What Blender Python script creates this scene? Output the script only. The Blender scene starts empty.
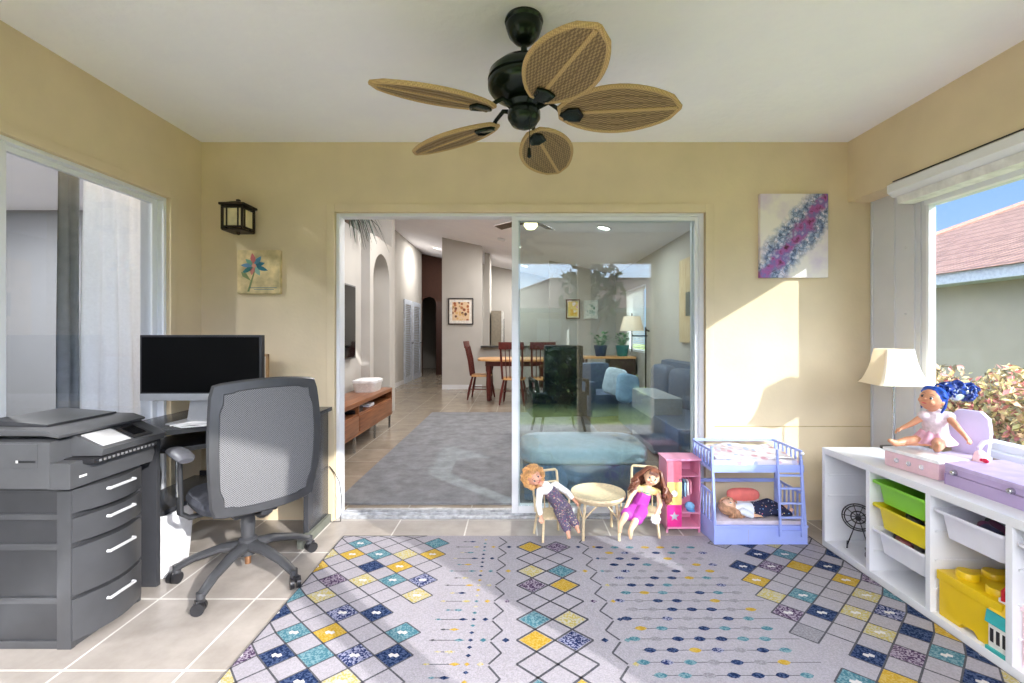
import bpy, bmesh, math, random
from mathutils import Vector, Matrix, Euler
C = bpy.context.scene.collection
PI = math.pi
F, VX, VY, CH = 452.0, 517.0, 334.0, 1.23      # focal length in px of the 1024 wide frame, vanishing point, eye height
K = 0.861
def W(px, py, Y): return Vector(((px-VX)/F*Y, Y, CH-(py-VY)/F*Y))
R = math.radians

# ------------------------------------------------------------------ materials
def lin(c):
    return tuple((v/255/12.92 if v/255 <= .04045 else ((v/255+.055)/1.055)**2.4) for v in c)
class NT:
    def __init__(s, name):
        s.m = bpy.data.materials.new(name); s.m.use_nodes = True
        s.t = s.m.node_tree; s.n = s.t.nodes; s.l = s.t.links
        s.b = s.n['Principled BSDF']; s.out = s.n['Material Output']
        s.tc = s.n.new('ShaderNodeTexCoord')
    def node(s, typ, **kw):
        n = s.n.new(typ)
        for k, v in kw.items():
            if k.startswith('i_'): n.inputs[k[2:].replace('_', ' ')].default_value = v
            else: setattr(n, k, v)
        return n
    def link(s, a, b): s.l.new(a, b)
    def noise(s, scale, detail=4, vec=None, rough=.5):
        n = s.node('ShaderNodeTexNoise'); n.inputs['Scale'].default_value = scale; n.inputs['Detail'].default_value = detail
        n.inputs['Roughness'].default_value = rough
        s.link(vec if vec else s.tc.outputs['Object'], n.inputs['Vector']); return n.outputs['Fac']
    def math(s, op, a, b=None, c=None):
        n = s.node('ShaderNodeMath', operation=op)
        for i, v in enumerate((a, b, c)):
            if v is None: continue
            if isinstance(v, (int, float)): n.inputs[i].default_value = v
            else: s.link(v, n.inputs[i])
        return n.outputs[0]
    def ramp(s, fac, stops):
        n = s.node('ShaderNodeValToRGB'); e = n.color_ramp.elements
        while len(e) < len(stops): e.new(.5)
        for q, (p, c) in zip(e, stops): q.position = p; q.color = (*lin(c), 1)
        s.link(fac, n.inputs['Fac']); return n.outputs['Color']
    def mix(s, fac, a, b):
        n = s.node('ShaderNodeMix', data_type='RGBA')
        for i, v in ((0, fac), (6, a), (7, b)):
            if isinstance(v, (int, float)): n.inputs[i].default_value = v
            elif isinstance(v, tuple): n.inputs[i].default_value = (*lin(v), 1)
            else: s.link(v, n.inputs[i])
        return n.outputs[2]
    def bump(s, h, strength, dist=.01):
        n = s.node('ShaderNodeBump'); n.inputs['Strength'].default_value = strength; n.inputs['Distance'].default_value = dist
        s.link(h, n.inputs['Height']); s.link(n.outputs[0], s.b.inputs['Normal'])
    def col(s, c):
        if isinstance(c, tuple): s.b.inputs['Base Color'].default_value = (*lin(c), 1)
        else: s.link(c, s.b.inputs['Base Color'])
    def set(s, rough=.5, metal=0, spec=None):
        s.b.inputs['Roughness'].default_value = rough; s.b.inputs['Metallic'].default_value = metal
        if spec is not None: s.b.inputs['Specular IOR Level'].default_value = spec
        return s
_mc = {}
def M(c, rough=.5, metal=0, var=.06, scale=18, bump=0, bs=80, name=None, spec=None, dist=.002):
    key = (c, rough, metal, var, scale, bump, bs, name)
    if key in _mc: return _mc[key]
    t = NT(name or 'mat'); t.set(rough, metal, spec)
    f = t.noise(scale)
    lo = tuple(max(0, v*(1-var)) for v in c); hi = tuple(min(255, v*(1+var)) for v in c)
    t.col(t.ramp(f, [(.3, lo), (.7, hi)]))
    if bump: t.bump(t.noise(bs, 3), bump, dist)
    _mc[key] = t.m; return t.m
def wood(c1, c2, rough=.4, scale=6, axis=1):
    t = NT('wood'); t.set(rough)
    mp = t.node('ShaderNodeMapping'); sc = [12, 12, 12]; sc[axis] = 1
    mp.inputs['Scale'].default_value = sc; t.link(t.tc.outputs['Object'], mp.inputs['Vector'])
    f = t.noise(scale, 6, mp.outputs[0]); t.col(t.ramp(f, [(.3, c1), (.7, c2)])); return t.m
def glass(refl=.1, tint=(245, 250, 250)):
    t = NT('window_glass'); t.n.remove(t.b)
    tr = t.node('ShaderNodeBsdfTransparent'); tr.inputs[0].default_value = (*lin(tint), 1)
    gl = t.node('ShaderNodeBsdfGlossy'); gl.inputs['Roughness'].default_value = .005
    lw = t.node('ShaderNodeLayerWeight'); lw.inputs['Blend'].default_value = .5
    f = t.math('ADD', t.math('MULTIPLY', t.math('POWER', lw.outputs['Facing'], 5.0), .6), refl)
    mx = t.node('ShaderNodeMixShader'); t.link(f, mx.inputs[0]); t.link(tr.outputs[0], mx.inputs[1]); t.link(gl.outputs[0], mx.inputs[2])
    t.link(mx.outputs[0], t.out.inputs['Surface']); return t.m
def emit(c, s):
    t = NT('lamp_glow'); t.n.remove(t.b); e = t.node('ShaderNodeEmission'); e.inputs[0].default_value = (*lin(c), 1); e.inputs[1].default_value = s
    t.link(e.outputs[0], t.out.inputs['Surface']); return t.m
def tiles(c, grout, ox, oy, size=.446, mortar=.011, rough=.3, name='tiles'):
    t = NT(name); t.set(rough)
    mp = t.node('ShaderNodeMapping'); mp.inputs['Location'].default_value = (-ox, -oy, 0)
    t.link(t.tc.outputs['Object'], mp.inputs['Vector'])
    b = t.node('ShaderNodeTexBrick', offset=0.0, squash=1.0)
    b.inputs['Scale'].default_value = 1/size; b.inputs['Brick Width'].default_value = 1; b.inputs['Row Height'].default_value = 1
    b.inputs['Mortar Size'].default_value = mortar; b.inputs['Mortar Smooth'].default_value = .1; b.inputs['Bias'].default_value = 0
    b.inputs['Color1'].default_value = (*lin(c), 1); b.inputs['Color2'].default_value = (*lin(tuple(v*.95 for v in c)), 1)
    b.inputs['Mortar'].default_value = (*lin(grout), 1)
    t.link(mp.outputs[0], b.inputs['Vector'])
    n = t.noise(5, 8, rough=.65); dk = t.ramp(n, [(.3, (205, 203, 200)), (.7, (255, 255, 255))])
    mm = t.node('ShaderNodeMix', data_type='RGBA', blend_type='MULTIPLY'); mm.inputs[0].default_value = .8
    t.link(b.outputs['Color'], mm.inputs[6]); t.link(dk, mm.inputs[7]); t.col(mm.outputs[2])
    t.bump(t.math('MULTIPLY', b.outputs['Fac'], -1), .3, .003); return t.m

WALL = M((222, 204, 172), .9, 0, .025, 3, .25, 45, 'stucco', .1, .004)
CEIL = M((248, 247, 255), .95, 0, .01, 4, .5, 22, 'ceiling_paint', .1, .006)
GREY = M((190, 186, 180), .9, 0, .015, 3, .1, 60, 'grey_paint', .1)
WHITE = M((226, 227, 230), .35, 0, .012, 8, name='white_paint')
VINYL = M((232, 234, 238), .4, 0, .012, 5, name='white_frame')
BLACKM = M((34, 34, 37), .35, 0, .1, 20, name='black_plastic')
DARK = M((64, 66, 70), .4, 0, .08, 20, name='charcoal_plastic')
CHROME = M((190, 192, 196), .25, 1, .02, 10, name='brushed_steel')
GLASS = glass(.055)
GLASSL = glass(.05, (242, 245, 248))

# ------------------------------------------------------------------ geometry
class MB:
    def __init__(s): s.bm = bmesh.new(); s.mi = 0
    def _fin(s, vs, before):
        for f in s.bm.faces:
            if f.index == -1 or f not in before: f.material_index = s.mi
    def _add(s, verts, faces, mi=None):
        mi = s.mi if mi is None else mi
        v = [s.bm.verts.new(p) for p in verts]; out = []
        for f in faces:
            try: q = s.bm.faces.new([v[i] for i in f]); q.material_index = mi; out.append(q)
            except ValueError: pass
        return v, out
    def box(s, c, d, bev=0, rot=None, top=(1, 1), mi=None):
        "c centre, d full sizes, top: scale of the upper face"
        x, y, z = d[0]/2, d[1]/2, d[2]/2
        P = [(-x,-y,-z),(x,-y,-z),(x,y,-z),(-x,y,-z),(-x*top[0],-y*top[1],z),(x*top[0],-y*top[1],z),(x*top[0],y*top[1],z),(-x*top[0],y*top[1],z)]
        m = rot.to_matrix() if isinstance(rot, Euler) else (rot if rot is not None else Matrix.Identity(3))
        P = [m @ Vector(p) + Vector(c) for p in P]
        v, f = s._add(P, [(3,2,1,0),(4,5,6,7),(0,1,5,4),(1,2,6,5),(2,3,7,6),(3,0,4,7)], mi)
        if bev:
            es = list({e for q in f for e in q.edges})
            r = bmesh.ops.bevel(s.bm, geom=es, offset=bev, segments=2, profile=.7, affect='EDGES')
            for q in r['faces']: q.material_index = s.mi if mi is None else mi
        return s
    def bb(s, x0, x1, y0, y1, z0, z1, bev=0, mi=None):
        return s.box(((x0+x1)/2, (y0+y1)/2, (z0+z1)/2), (abs(x1-x0), abs(y1-y0), abs(z1-z0)), bev, mi=mi)
    def rings(s, rings, cap=True, closed=True, mi=None, loop=False):
        n = len(rings[0]); V = []
        for r in rings: V += list(r)
        Fs = []
        k = len(rings)
        for i in range(k if loop else k-1):
            for j in range(n if closed else n-1):
                a, b = i*n+j, i*n+(j+1) % n; i2 = (i+1) % k
                Fs.append((a, b, i2*n+(j+1) % n, i2*n+j))
        if cap and not loop: Fs.append(tuple(range(n-1, -1, -1))); Fs.append(tuple((k-1)*n+j for j in range(n)))
        return s._add(V, Fs, mi)
    def cyl(s, p0, p1, r0, r1=None, n=14, mi=None):
        return s.tube([p0, p1], [r0, r0 if r1 is None else r1], n, mi=mi)
    def tube(s, pts, r, n=8, mi=None, loop=False, flat=1.0, up=None):
        pts = [Vector(p) for p in pts]; k = len(pts)
        rr = r if isinstance(r, (list, tuple)) else [r]*k
        rg = []; ref = Vector(up) if up else None; pu = None
        for i, p in enumerate(pts):
            if loop: d = pts[(i+1) % k]-pts[i-1]
            else: d = pts[min(i+1, k-1)]-pts[max(i-1, 0)]
            if d.length < 1e-9: d = Vector((0, 0, 1))
            d.normalize()
            if pu is None:
                a = ref or (Vector((0, 0, 1)) if abs(d.z) < .9 else Vector((1, 0, 0)))
            else: a = pu
            u = a-d*a.dot(d)
            if u.length < 1e-6: u = d.orthogonal()
            u.normalize(); pu = u; w = d.cross(u)
            rg.append([p+(u*math.cos(2*PI*j/n)*flat+w*math.sin(2*PI*j/n))*rr[i] for j in range(n)])
        s.rings(rg, True, True, mi, loop); return s
    def caps(s, p0, p1, r0, r1, n=12, mi=None):
        "tapered capsule"
        p0, p1 = Vector(p0), Vector(p1); d = (p1-p0)
        if d.length < 1e-6: return s.ball(p0, r0)
        d.normalize(); pts, rs = [], []
        for a in (80, 55, 25): pts.append(p0-d*r0*math.sin(R(a))); rs.append(r0*math.cos(R(a)))
        pts += [p0, p1]; rs += [r0, r1]
        for a in (25, 55, 80): pts.append(p1+d*r1*math.sin(R(a))); rs.append(r1*math.cos(R(a)))
        return s.tube(pts, rs, n, mi)
    def ball(s, c, r, n=14, rot=None, mi=None, e=1.0):
        if isinstance(r, (int, float)): r = (r, r, r)
        m = rot.to_matrix() if isinstance(rot, Euler) else (rot if rot is not None else Matrix.Identity(3)); h = max(6, n//2+1)
        def pw(v): return math.copysign(abs(v)**e, v)
        rg = []
        for i in range(h+1):
            t = -PI/2+PI*(i if 0 < i < h else (i+.04 if i == 0 else i-.04))/h
            rg.append([m @ Vector((r[0]*pw(math.cos(t))*pw(math.cos(2*PI*j/n)), r[1]*pw(math.cos(t))*pw(math.sin(2*PI*j/n)), r[2]*pw(math.sin(t))))+Vector(c) for j in range(n)])
        s.rings(rg, mi=mi); return s
    def lathe(s, prof, c=(0, 0, 0), n=24, rot=None, mi=None, sq=None):
        m = rot.to_matrix() if isinstance(rot, Euler) else Matrix.Identity(3)
        s.rings([[m @ Vector((r*math.cos(2*PI*(j+.5)/n), r*math.sin(2*PI*(j+.5)/n), z))+Vector(c) for j in range(n)] for r, z in prof], mi=mi); return s
    def prism(s, pts, a, b, axis='z', bev=0, mi=None, T=None):
        def g(p, t):
            v = Vector((p[0], p[1], t)) if axis == 'z' else (Vector((p[0], t, p[1])) if axis == 'y' else Vector((t, p[0], p[1])))
            return T @ v if T is not None else v
        n = len(pts); v, f = s._add([g(p, a) for p in pts]+[g(p, b) for p in pts],
            [tuple(range(n-1, -1, -1)), tuple(range(n, 2*n))]+[(j, (j+1) % n, n+(j+1) % n, n+j) for j in range(n)], mi)
        if bev:
            es = [e for e in f[0].edges]+[e for e in f[1].edges]
            bmesh.ops.bevel(s.bm, geom=es, offset=bev, segments=2, profile=.7, affect='EDGES')
        return s
    def face(s, pts, mi=None): s._add(pts, [tuple(range(len(pts)))], mi); return s
    def build(s, name, mats, parent=None, smooth=40, world=False, recalc=True):
        me = bpy.data.meshes.new(name)
        if recalc: bmesh.ops.recalc_face_normals(s.bm, faces=s.bm.faces)
        if world and parent is not None:
            bpy.context.view_layer.update(); m = parent.matrix_basis.inverted()
            for v in s.bm.verts: v.co = m @ v.co
        s.bm.to_mesh(me); s.bm.free()
        for m in (mats if isinstance(mats, (list, tuple)) else [mats]): me.materials.append(m)
        if smooth:
            me.polygons.foreach_set('use_smooth', [True]*len(me.polygons)); me.set_sharp_from_angle(angle=R(smooth))
        o = bpy.data.objects.new(name, me); C.objects.link(o)
        if parent is not None: o.parent = parent
        return o
def tag(o, label=None, cat=None, group=None, kind=None):
    for k, v in (('label', label), ('category', cat), ('group', group), ('kind', kind)):
        if v: o[k] = v
    return o
def thing(name, label, cat, loc=(0, 0, 0), rz=0, group=None, kind=None):
    o = bpy.data.objects.new(name, None); o.empty_display_size = .05; C.objects.link(o)
    o.location = loc; o.rotation_euler = (0, 0, rz); return tag(o, label, cat, group, kind)
def struct(o): o['kind'] = 'structure'; return o
def kids(o): return [c for c in C.objects if c.parent == o]
def dup(o, loc, rz, label=None, parent=None):
    c = o.copy(); C.objects.link(c); ch = kids(o)
    if parent is None:
        c.location = loc; c.rotation_euler = (0, 0, rz)
        if label: c['label'] = label
    else: c.parent = parent
    for k in ch: dup(k, None, None, None, c)
    return c
random.seed(7)

# ------------------------------------------------------------------ room shell
BW = 2.993; LX = -2.09; RX = 2.19; GX = 2.34; CZ = 2.5; RY = .47
DX0, DX1, DZ = -1.205, 1.245, 2.035
TW = 12.0
ROWY = 1.652; COLX = -1.66
LTILE = tiles((178, 170, 163), (226, 223, 217), COLX, ROWY, name='porch_tile', rough=.35)
struct(MB().bb(LX-.2, 2.5, .0, BW+.02, -.1, 0).build('floor', LTILE))
b = MB().bb(LX-.2, 2.6, .1, BW+.13, CZ, CZ+.1); struct(b.build('ceiling', CEIL))
# back wall with door opening and stucco surround band
b = MB()
b.bb(LX-.15, DX0, BW, BW+.12, 0, CZ); b.bb(DX1, GX, BW, BW+.12, 0, CZ); b.bb(DX0, DX1, BW, BW+.12, DZ, CZ)
for x0, x1, z0, z1 in ((DX0-.055, DX0, 0, DZ+.055), (DX1, DX1+.055, 0, DZ+.055), (DX0, DX1, DZ, DZ+.055)): b.bb(x0, x1, BW-.012, BW+.01, z0, z1, .004)
struct(b.build('wall_back', WALL))
struct(MB().bb(1.31, GX, BW-.0035, BW+.01, .615, .621).build('trim_1', M((185, 165, 125), .9)))
# left wall: sliding door to the bedroom
LY0, LY1 = .62, 2.715
b = MB(); b.bb(LX-.15, LX, .0, LY0, 0, CZ); b.bb(LX-.15, LX, LY1, BW, 0, CZ); b.bb(LX-.15, LX, LY0, LY1, 2.045, CZ)
for y0, y1, z0, z1 in ((LY1, LY1+.05, 0, 2.095), (LY0, LY1, 2.045, 2.095)): b.bb(LX-.01, LX+.012, y0, y1, z0, z1, .004)
struct(b.build('wall_left', WALL))
# right wall: header, pier and low wall
WY0, WY1 = .766, 2.566
b = MB(); b.bb(RX, 2.5, .32, BW+.12, 2.10, CZ)
b.bb(GX, 2.44, RY-.15, WY0, 0, 2.12); b.bb(GX, 2.44, WY0, WY1, 0, .66)
struct(b.build('wall_right', WALL))
b = MB(); b.bb(1.70, GX+.01, RY-.12, RY, 0, 2.12); b.bb(.765, .92, RY-.12, RY, 0, 2.12); b.bb(LX-.1, RX+.01, RY-.12, RY, 2.12, CZ); b.bb(LX-.1, -1.98, RY-.12, RY, 0, 2.12)
struct(b.build('wall_rear', WALL))

# sliding door to the living room
d1 = thing('door_1', None, None, (0, BW, 0), kind='structure')
b = MB(); y0, y1 = .02, .11
b.bb(DX0, DX0+.022, y0, y1, 0, DZ, .003); b.bb(DX1-.03, DX1, y0, y1, 0, DZ, .003); b.bb(DX0+.022, DX1-.03, y0, y1, DZ-.02, DZ, .003)
b.build('door_frame', VINYL, d1)
b = MB(); b.bb(DX0+.022, DX1-.03, y0-.01, y1+.05, 0, .018, .003); b.bb(DX0+.022, DX1-.03, .045, .052, .018, .03); b.bb(DX0+.022, DX1-.03, .085, .092, .018, .03)
b.build('door_track', M((176, 178, 182), .45, .3, .15, 30, name='track_metal'), d1)
def panel(x0, x1, y, par, name):
    b = MB(); w = .045
    b.bb(x0, x0+w, y-.014, y+.014, .03, DZ-.02, .004); b.bb(x1-w+.02, x1, y-.014, y+.014, .03, DZ-.02, .004)
    b.bb(x0+w, x1-w+.02, y-.014, y+.014, .03, .075, .004); b.bb(x0+w, x1-w+.02, y-.014, y+.014, DZ-.045, DZ-.02, .004)
    o = b.build(name, VINYL, par)
    MB().bb(x0+w, x1-w+.02, y-.003, y+.003, .075, DZ-.045).build('pane', GLASS, o); return o
panel(-.035, DX1-.028, .048, d1, 'fixed_panel')
p = panel(-.025, DX1-.035, .088, d1, 'sliding_panel')
MB().bb(-.018, .004, .098, .125, .92, 1.12, .004).build('door_handle', VINYL, d1)
# left sliding door
d2 = thing('door_2', None, None, (LX-.06, 0, 0), kind='structure')
b = MB(); b.bb(-.095, .045, LY1-.022, LY1, 0, 2.045, .004); b.bb(-.05, .045, LY0, LY1-.022, 2.025, 2.045, .004); b.bb(-.05, .045, LY0, LY1-.035, 0, .03, .003); b.bb(-.05, .045, LY0, LY0+.035, 0, 2.0, .004)
b.build('door_frame', VINYL, d2)
for (a, c, x) in ((1.83, LY1-.018, -.005), (LY0+.035, 1.875, .02)):
    b = MB(); b.bb(x-.012, x+.012, a, a+.04, .03, 2.03, .003); b.bb(x-.012, x+.012, c-.04, c, .03, 2.03, .003)
    b.bb(x-.012, x+.012, a+.04, c-.04, .03, .11, .003); b.bb(x-.012, x+.012, a+.04, c-.04, 2.0, 2.03, .003)
    o = b.build('sliding_panel', VINYL, d2); MB().bb(x-.003, x+.003, a+.04, c-.04, .11, 2.0).build('pane', GLASSL, o)
# right window + grey side panel
w1 = thing('window_1', None, None, (GX, 0, .66), kind='structure')
b = MB(); b.bb(-.02, .02, WY1-.02, WY1, .0, 1.35, .004); b.bb(-.03, .05, WY0, WY1-.035, 0, .045, .004); b.bb(-.03, .05, WY0, WY0+.035, .045, 1.35, .003); b.bb(-.03, .05, WY0, WY1, 1.30, 1.35, .004)
b.build('window_frame', VINYL, w1)
MB().bb(.005, .011, WY0+.03, WY1-.015, .04, 1.305).build('pane', glass(.02), w1)
MB().bb(-.075, -.02, WY0, WY1-.002, -.02, .012, .004).build('window_sill', WHITE, w1)
b = MB(); LG = M((214, 216, 221), .55, 0, .01, 6, name='grey_siding')
b.bb(GX, GX+.03, WY1, BW+.05, 0, 2.12)
for y in (2.62, 2.66, 2.80, 2.975): b.bb(GX-.008, GX+.01, y-.006, y+.006, .0, 2.10, .002)
b.bb(GX-.012, GX+.01, WY1, WY1+.03, .0, 2.1, .003)
for z in (.95, 1.35, 1.75): b.ball((GX-.004, 2.72, z), .006, 8)
struct(b.build('wall_side_panel', LG))
# blind valance
t = thing('blind_valance', 'white rolled-up blind cassette under the tan header above the right window', 'blind', (2.19, 0, 2.10))
MB().prism([(-.03, -.005), (.0, .012), (.09, .012), (.09, -.075), (.0, -.075), (-.03, -.05)], WY0, 2.64, 'y', .003).build('headrail', VINYL, t)
MB().prism([(.0, -.078), (.10, -.078), (.10, -.12), (.01, -.12)], WY0+.01, 2.61, 'y', .003).build('rolled_blind', M((226, 226, 224), .7), t)
MB().bb(-.005, .003, WY0, 2.63, .0125, .018).build('gasket', BLACKM, t)

# ------------------------------------------------------------------ living room beyond
ITILE = tiles((164, 152, 136), (190, 184, 172), COLX, BW+.03, name='living_tile', rough=.22)
struct(MB().bb(-6.9, 6.4, BW+.02, 18, -.1, 0).build('floor_living', ITILE))
def cz(x): return 2.55+.215*(2.2-x)
X0, X1 = -3.6, 2.35
b = MB(); b.prism([(X0, cz(X0)), (X1, cz(X1)), (X1, cz(X1)+.1), (X0, cz(X0)+.1)], BW+.0, 17.5, 'y')
struct(b.build('ceiling_living', CEIL))
YP = 10.07    # picture wall
b = MB()
yA, yB, yC = 7.07*K, 8.30*K, 8.52*K
b.bb(-2.7, -2.1, BW+.12, yA, 0, 2.6)
struct(b.build('wall_living_left', GREY))
# block with arched niche
b = MB(); n0, n1 = 7.24*K, 8.16*K; nz = 2.0; rr = (n1-n0)/2
pts = [(yA, 0), (n0, 0), (n0, nz)]+[(n0+rr-rr*math.cos(R(a)), nz+rr*math.sin(R(a))) for a in range(10, 180, 10)]+[(n1, nz), (n1, 0), (yB, 0), (yB, 2.6), (yA, 2.6)]
b.prism(pts, -2.25, -1.98, 'x'); b.bb(-2.7, -2.25, yA, yB, 0, 2.6)
b.bb(-2.75, -1.98, yB, yC, 0, 3.6)
b.bb(-2.75, -2.7, BW+.12, yB, 2.5, 3.65)
struct(b.build('wall_niche', GREY))
b = MB(); b.bb(-2.9, -2.8, yC, 13.27, 0, 3.7); b.bb(-2.8, -2.75, yC, yC+.1, 0, 3.7); struct(b.build('wall_hall_left', GREY))
BR = M((70, 40, 28), .8, name='brown_paint')
b = MB()
ax0, ax1 = -2.86, -2.44
pts = [(-3.6, 0), (ax0, 0), (ax0, 2.15)]+[((ax0+ax1)/2-.21*math.cos(R(a)), 2.15+.2*math.sin(R(a))) for a in range(15, 180, 15)]+[(ax1, 2.15), (ax1, 0), (-1.9, 0), (-1.9, 3.7), (-3.6, 3.7)]
b.prism(pts, 13.6, 13.72, 'y'); struct(b.build('wall_hall_end', BR))
b = MB(); b.bb(-3.6, -1.5, 16.4, 16.5, 0, 3.7); b.bb(-3.7, -3.6, 13.27, 16.5, 0, 4); b.bb(-1.6, -1.5, 13.6, 16.4, 0, 3.5); b.bb(-3.7, -2.9, 13.2, 13.27, 0, 4); struct(b.build('wall_hall_far', M((150, 145, 138), .9, 0, .01)))
b = MB(); b.prism([(-1.67, 0), (-.78, 0), (-.78, cz(-.78)+.02), (-1.67, cz(-1.67)+.02)], YP, YP+.12, 'y'); b.bb(-1.67, -1.55, YP+.12, 13.6, 0, 3.5)
struct(b.build('wall_picture', GREY))
b = MB(); b.bb(-.78, -.66, YP+.8, 11.6, 0, 3.2); struct(b.build('wall_kitchen_side', GREY))
b = MB(); b.bb(-1.55, 2.35, 12.9, 13.0, 0, 3.5); struct(b.build('wall_kitchen', GREY))
b = MB(); b.prism([(.72, 0), (2.2, 0), (2.2, cz(2.2)+.02), (.72, cz(.72)+.02)], YP, YP+.12, 'y')
b.bb(-.78, .72, YP, YP+.12, 0, .93)
struct(b.build('wall_living_back', GREY))
# right living wall with window
lw0, lw1 = 7.72, 9.05
b = MB(); b.bb(2.2, 2.32, BW+.12, lw0, 0, 2.6); b.bb(2.2, 2.32, lw1, YP+.12, 0, 2.6); b.bb(2.2, 2.32, lw0, lw1, 0, .9); b.bb(2.2, 2.32, lw0, lw1, 2.08, 2.6); b.bb(2.2, 2.32, YP+.1, 13, 0, 2.6)
struct(b.build('wall_living_right', GREY))
b = MB()
for q in ((-1.67, -.78, YP-.012, YP), ): b.bb(q[0], q[1], q[2], q[3], 0, .1)
b.bb(-2.8, -2.785, yC+.1, 13.2, 0, .1); b.bb(-2.1, -2.088, BW+.12, yA, 0, .1); b.bb(2.188, 2.2, BW+.12, YP, 0, .1)
struct(b.build('baseboard_living', WHITE))
w2 = thing('window_2', None, None, (2.26, 0, 0), kind='structure')
b = MB(); b.bb(-.02, .04, lw0, lw0+.04, .9, 2.08); b.bb(-.02, .04, lw1-.04, lw1, .9, 2.08); b.bb(-.02, .04, lw0, lw1, 2.04, 2.08); b.bb(-.02, .04, lw0, lw1, .9, .94)
b.build('window_frame', VINYL, w2)
t = thing('window_blind', 'white slatted blind hanging in the living room window behind the lamp', 'blind', (2.2, 0, 0))
b = MB()
for i in range(38): b.box((-.015, (lw0+lw1)/2, .93+i*.03), (.03, lw1-lw0-.06, .003), rot=Euler((0, R(35), 0)))
b.build('slats', M((240, 238, 228), .6), t)
MB().bb(-.03, .0, lw0+.02, lw1-.02, 2.05, 2.08).build('headrail', WHITE, t)
b = MB(); b.bb(-.8, .72, YP-.16, YP+.2, .93, .97, .006); tag(b.build('breakfast_counter', M((60, 58, 55), .2)), 'dark breakfast counter slab on the half wall behind the dining table', 'counter')
# hall doors
for i, (a, c) in enumerate(((11.15, 11.95), (12.1, 13.0))):
    d = thing('door_%d' % (3+i), None, None, (-2.8, 0, 0), kind='structure')
    b = MB(); b.bb(0, .03, a, a+.09, 0, 2.1); b.bb(0, .03, c-.09, c, 0, 2.1); b.bb(0, .03, a+.09, c-.09, 1.98, 2.1); b.bb(0, .03, a+.09, c-.09, 0, .15)
    for k in range(40): b.box((.015, (a+c)/2, .18+k*.045), (.026, c-a-.18, .008), rot=Euler((0, R(35), 0)))
    b.build('louvred_leaf', M((205, 212, 225), .5), d)
    b = MB(); b.ball((.055, c-.06, 1.0), .03); b.cyl((.02, c-.06, 1), (.055, c-.06, 1), .01); b.build('door_knob', CHROME, d)
tag(MB().bb(-2.43, -2.2, 13.56, 13.6, 0, 2.2, .004).build('door_5', M((60, 32, 24), .5)), kind='structure')

# bedroom behind the left glass
b = MB(); b.bb(-2.9, -2.24, BW+.06, BW+.12, 0, 2.6); b.bb(-2.9, -2.7, BW+.12, 5.0, 0, 2.6); struct(b.build('wall_bedroom_right', M((160, 162, 166), .9, 0, .012, 3)))
b = MB(); b.bb(-6.6, -2.7, 5.0, 5.1, 0, 2.6); struct(b.build('wall_bedroom_back', M((138, 140, 145), .9, 0, .012, 3)))
b = MB(); b.bb(-6.6, -6.5, -1.0, 5.0, 0, 2.6); b.bb(-6.5, LX-.15, -1.1, -1.0, 0, 2.6); b.bb(LX-.25, LX-.15, -1, .0, 0, 2.6); struct(b.build('wall_bedroom_left', M((165, 167, 171), .9, 0, .012, 3)))
struct(MB().bb(-6.6, LX-.15, -1.1, 5.1, 2.6, 2.7).build('ceiling_bedroom', CEIL))
struct(MB().bb(-6.6, LX-.19, -1.1, BW+.03, -.1, 0).build('floor_bedroom', M((150, 145, 140), .8)))
# ------------------------------------------------------------------ curtains
def drape(c, k=.4):
    t = NT('drape_fabric'); t.n.remove(t.b); n = t.noise(80, 3)
    col = t.ramp(n, [(.3, tuple(v*.96 for v in c)), (.7, c)])
    df = t.node('ShaderNodeBsdfDiffuse'); tl = t.node('ShaderNodeBsdfTranslucent'); mx = t.node('ShaderNodeMixShader'); mx.inputs[0].default_value = k
    t.link(col, df.inputs[0]); t.link(col, tl.inputs[0]); t.link(df.outputs[0], mx.inputs[1]); t.link(tl.outputs[0], mx.inputs[2]); t.link(mx.outputs[0], t.out.inputs[0]); return t.m
CURT = drape((248, 248, 250))
def curtain(name, label, p0, p1, amp, n, mat, ztop=2.14, grow=.0):
    b = MB(); p0, p1 = Vector(p0), Vector(p1); d = p1-p0; nr = Vector((-d.y, d.x, 0)).normalized()
    cols = n*8; Z = [0.03, .4, .8, 1.2, 1.6, 1.95, ztop]
    V, Fs = [], []
    for s_ in (0, 1):
        for z in Z:
            for i in range(cols+1):
                u = i/cols; k = 1+.12*math.sin(u*17+z*1.3)
                V.append(p0+d*(u+ .012*math.sin(z*3+u*9))+nr*(amp*k*math.sin(u*n*2*PI+.5*math.sin(z*2.1+u*5))*(.6+.4*(1-z/ztop))+s_*.002)+Vector((0, 0, z)))
    m = cols+1
    for s_ in (0, 1):
        for a in range(len(Z)-1):
            for i in range(cols):
                q = s_*m*len(Z)+a*m+i; Fs.append((q, q+1, q+m+1, q+m))
    b._add(V, Fs)
    return tag(b.build(name, mat, smooth=80, recalc=False), label, 'curtain')
curtain('curtain', 'white curtain gathered behind the left sliding glass', (-2.36, 2.455, 0), (-2.36, 2.87, 0), .03, 4, CURT)
curtain('curtain', 'narrow grey curtain panel hanging left of the white one', (-2.40, 2.36, 0), (-2.39, 2.47, 0), .02, 2, M((150, 150, 153), .9, name='curtain_grey'))
tag(MB().cyl((-2.38, .8, 2.16), (-2.38, 2.98, 2.16), .012).build('curtain_rod', CHROME), 'metal rod carrying the curtains behind the left sliding glass', 'curtain rod')

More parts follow.
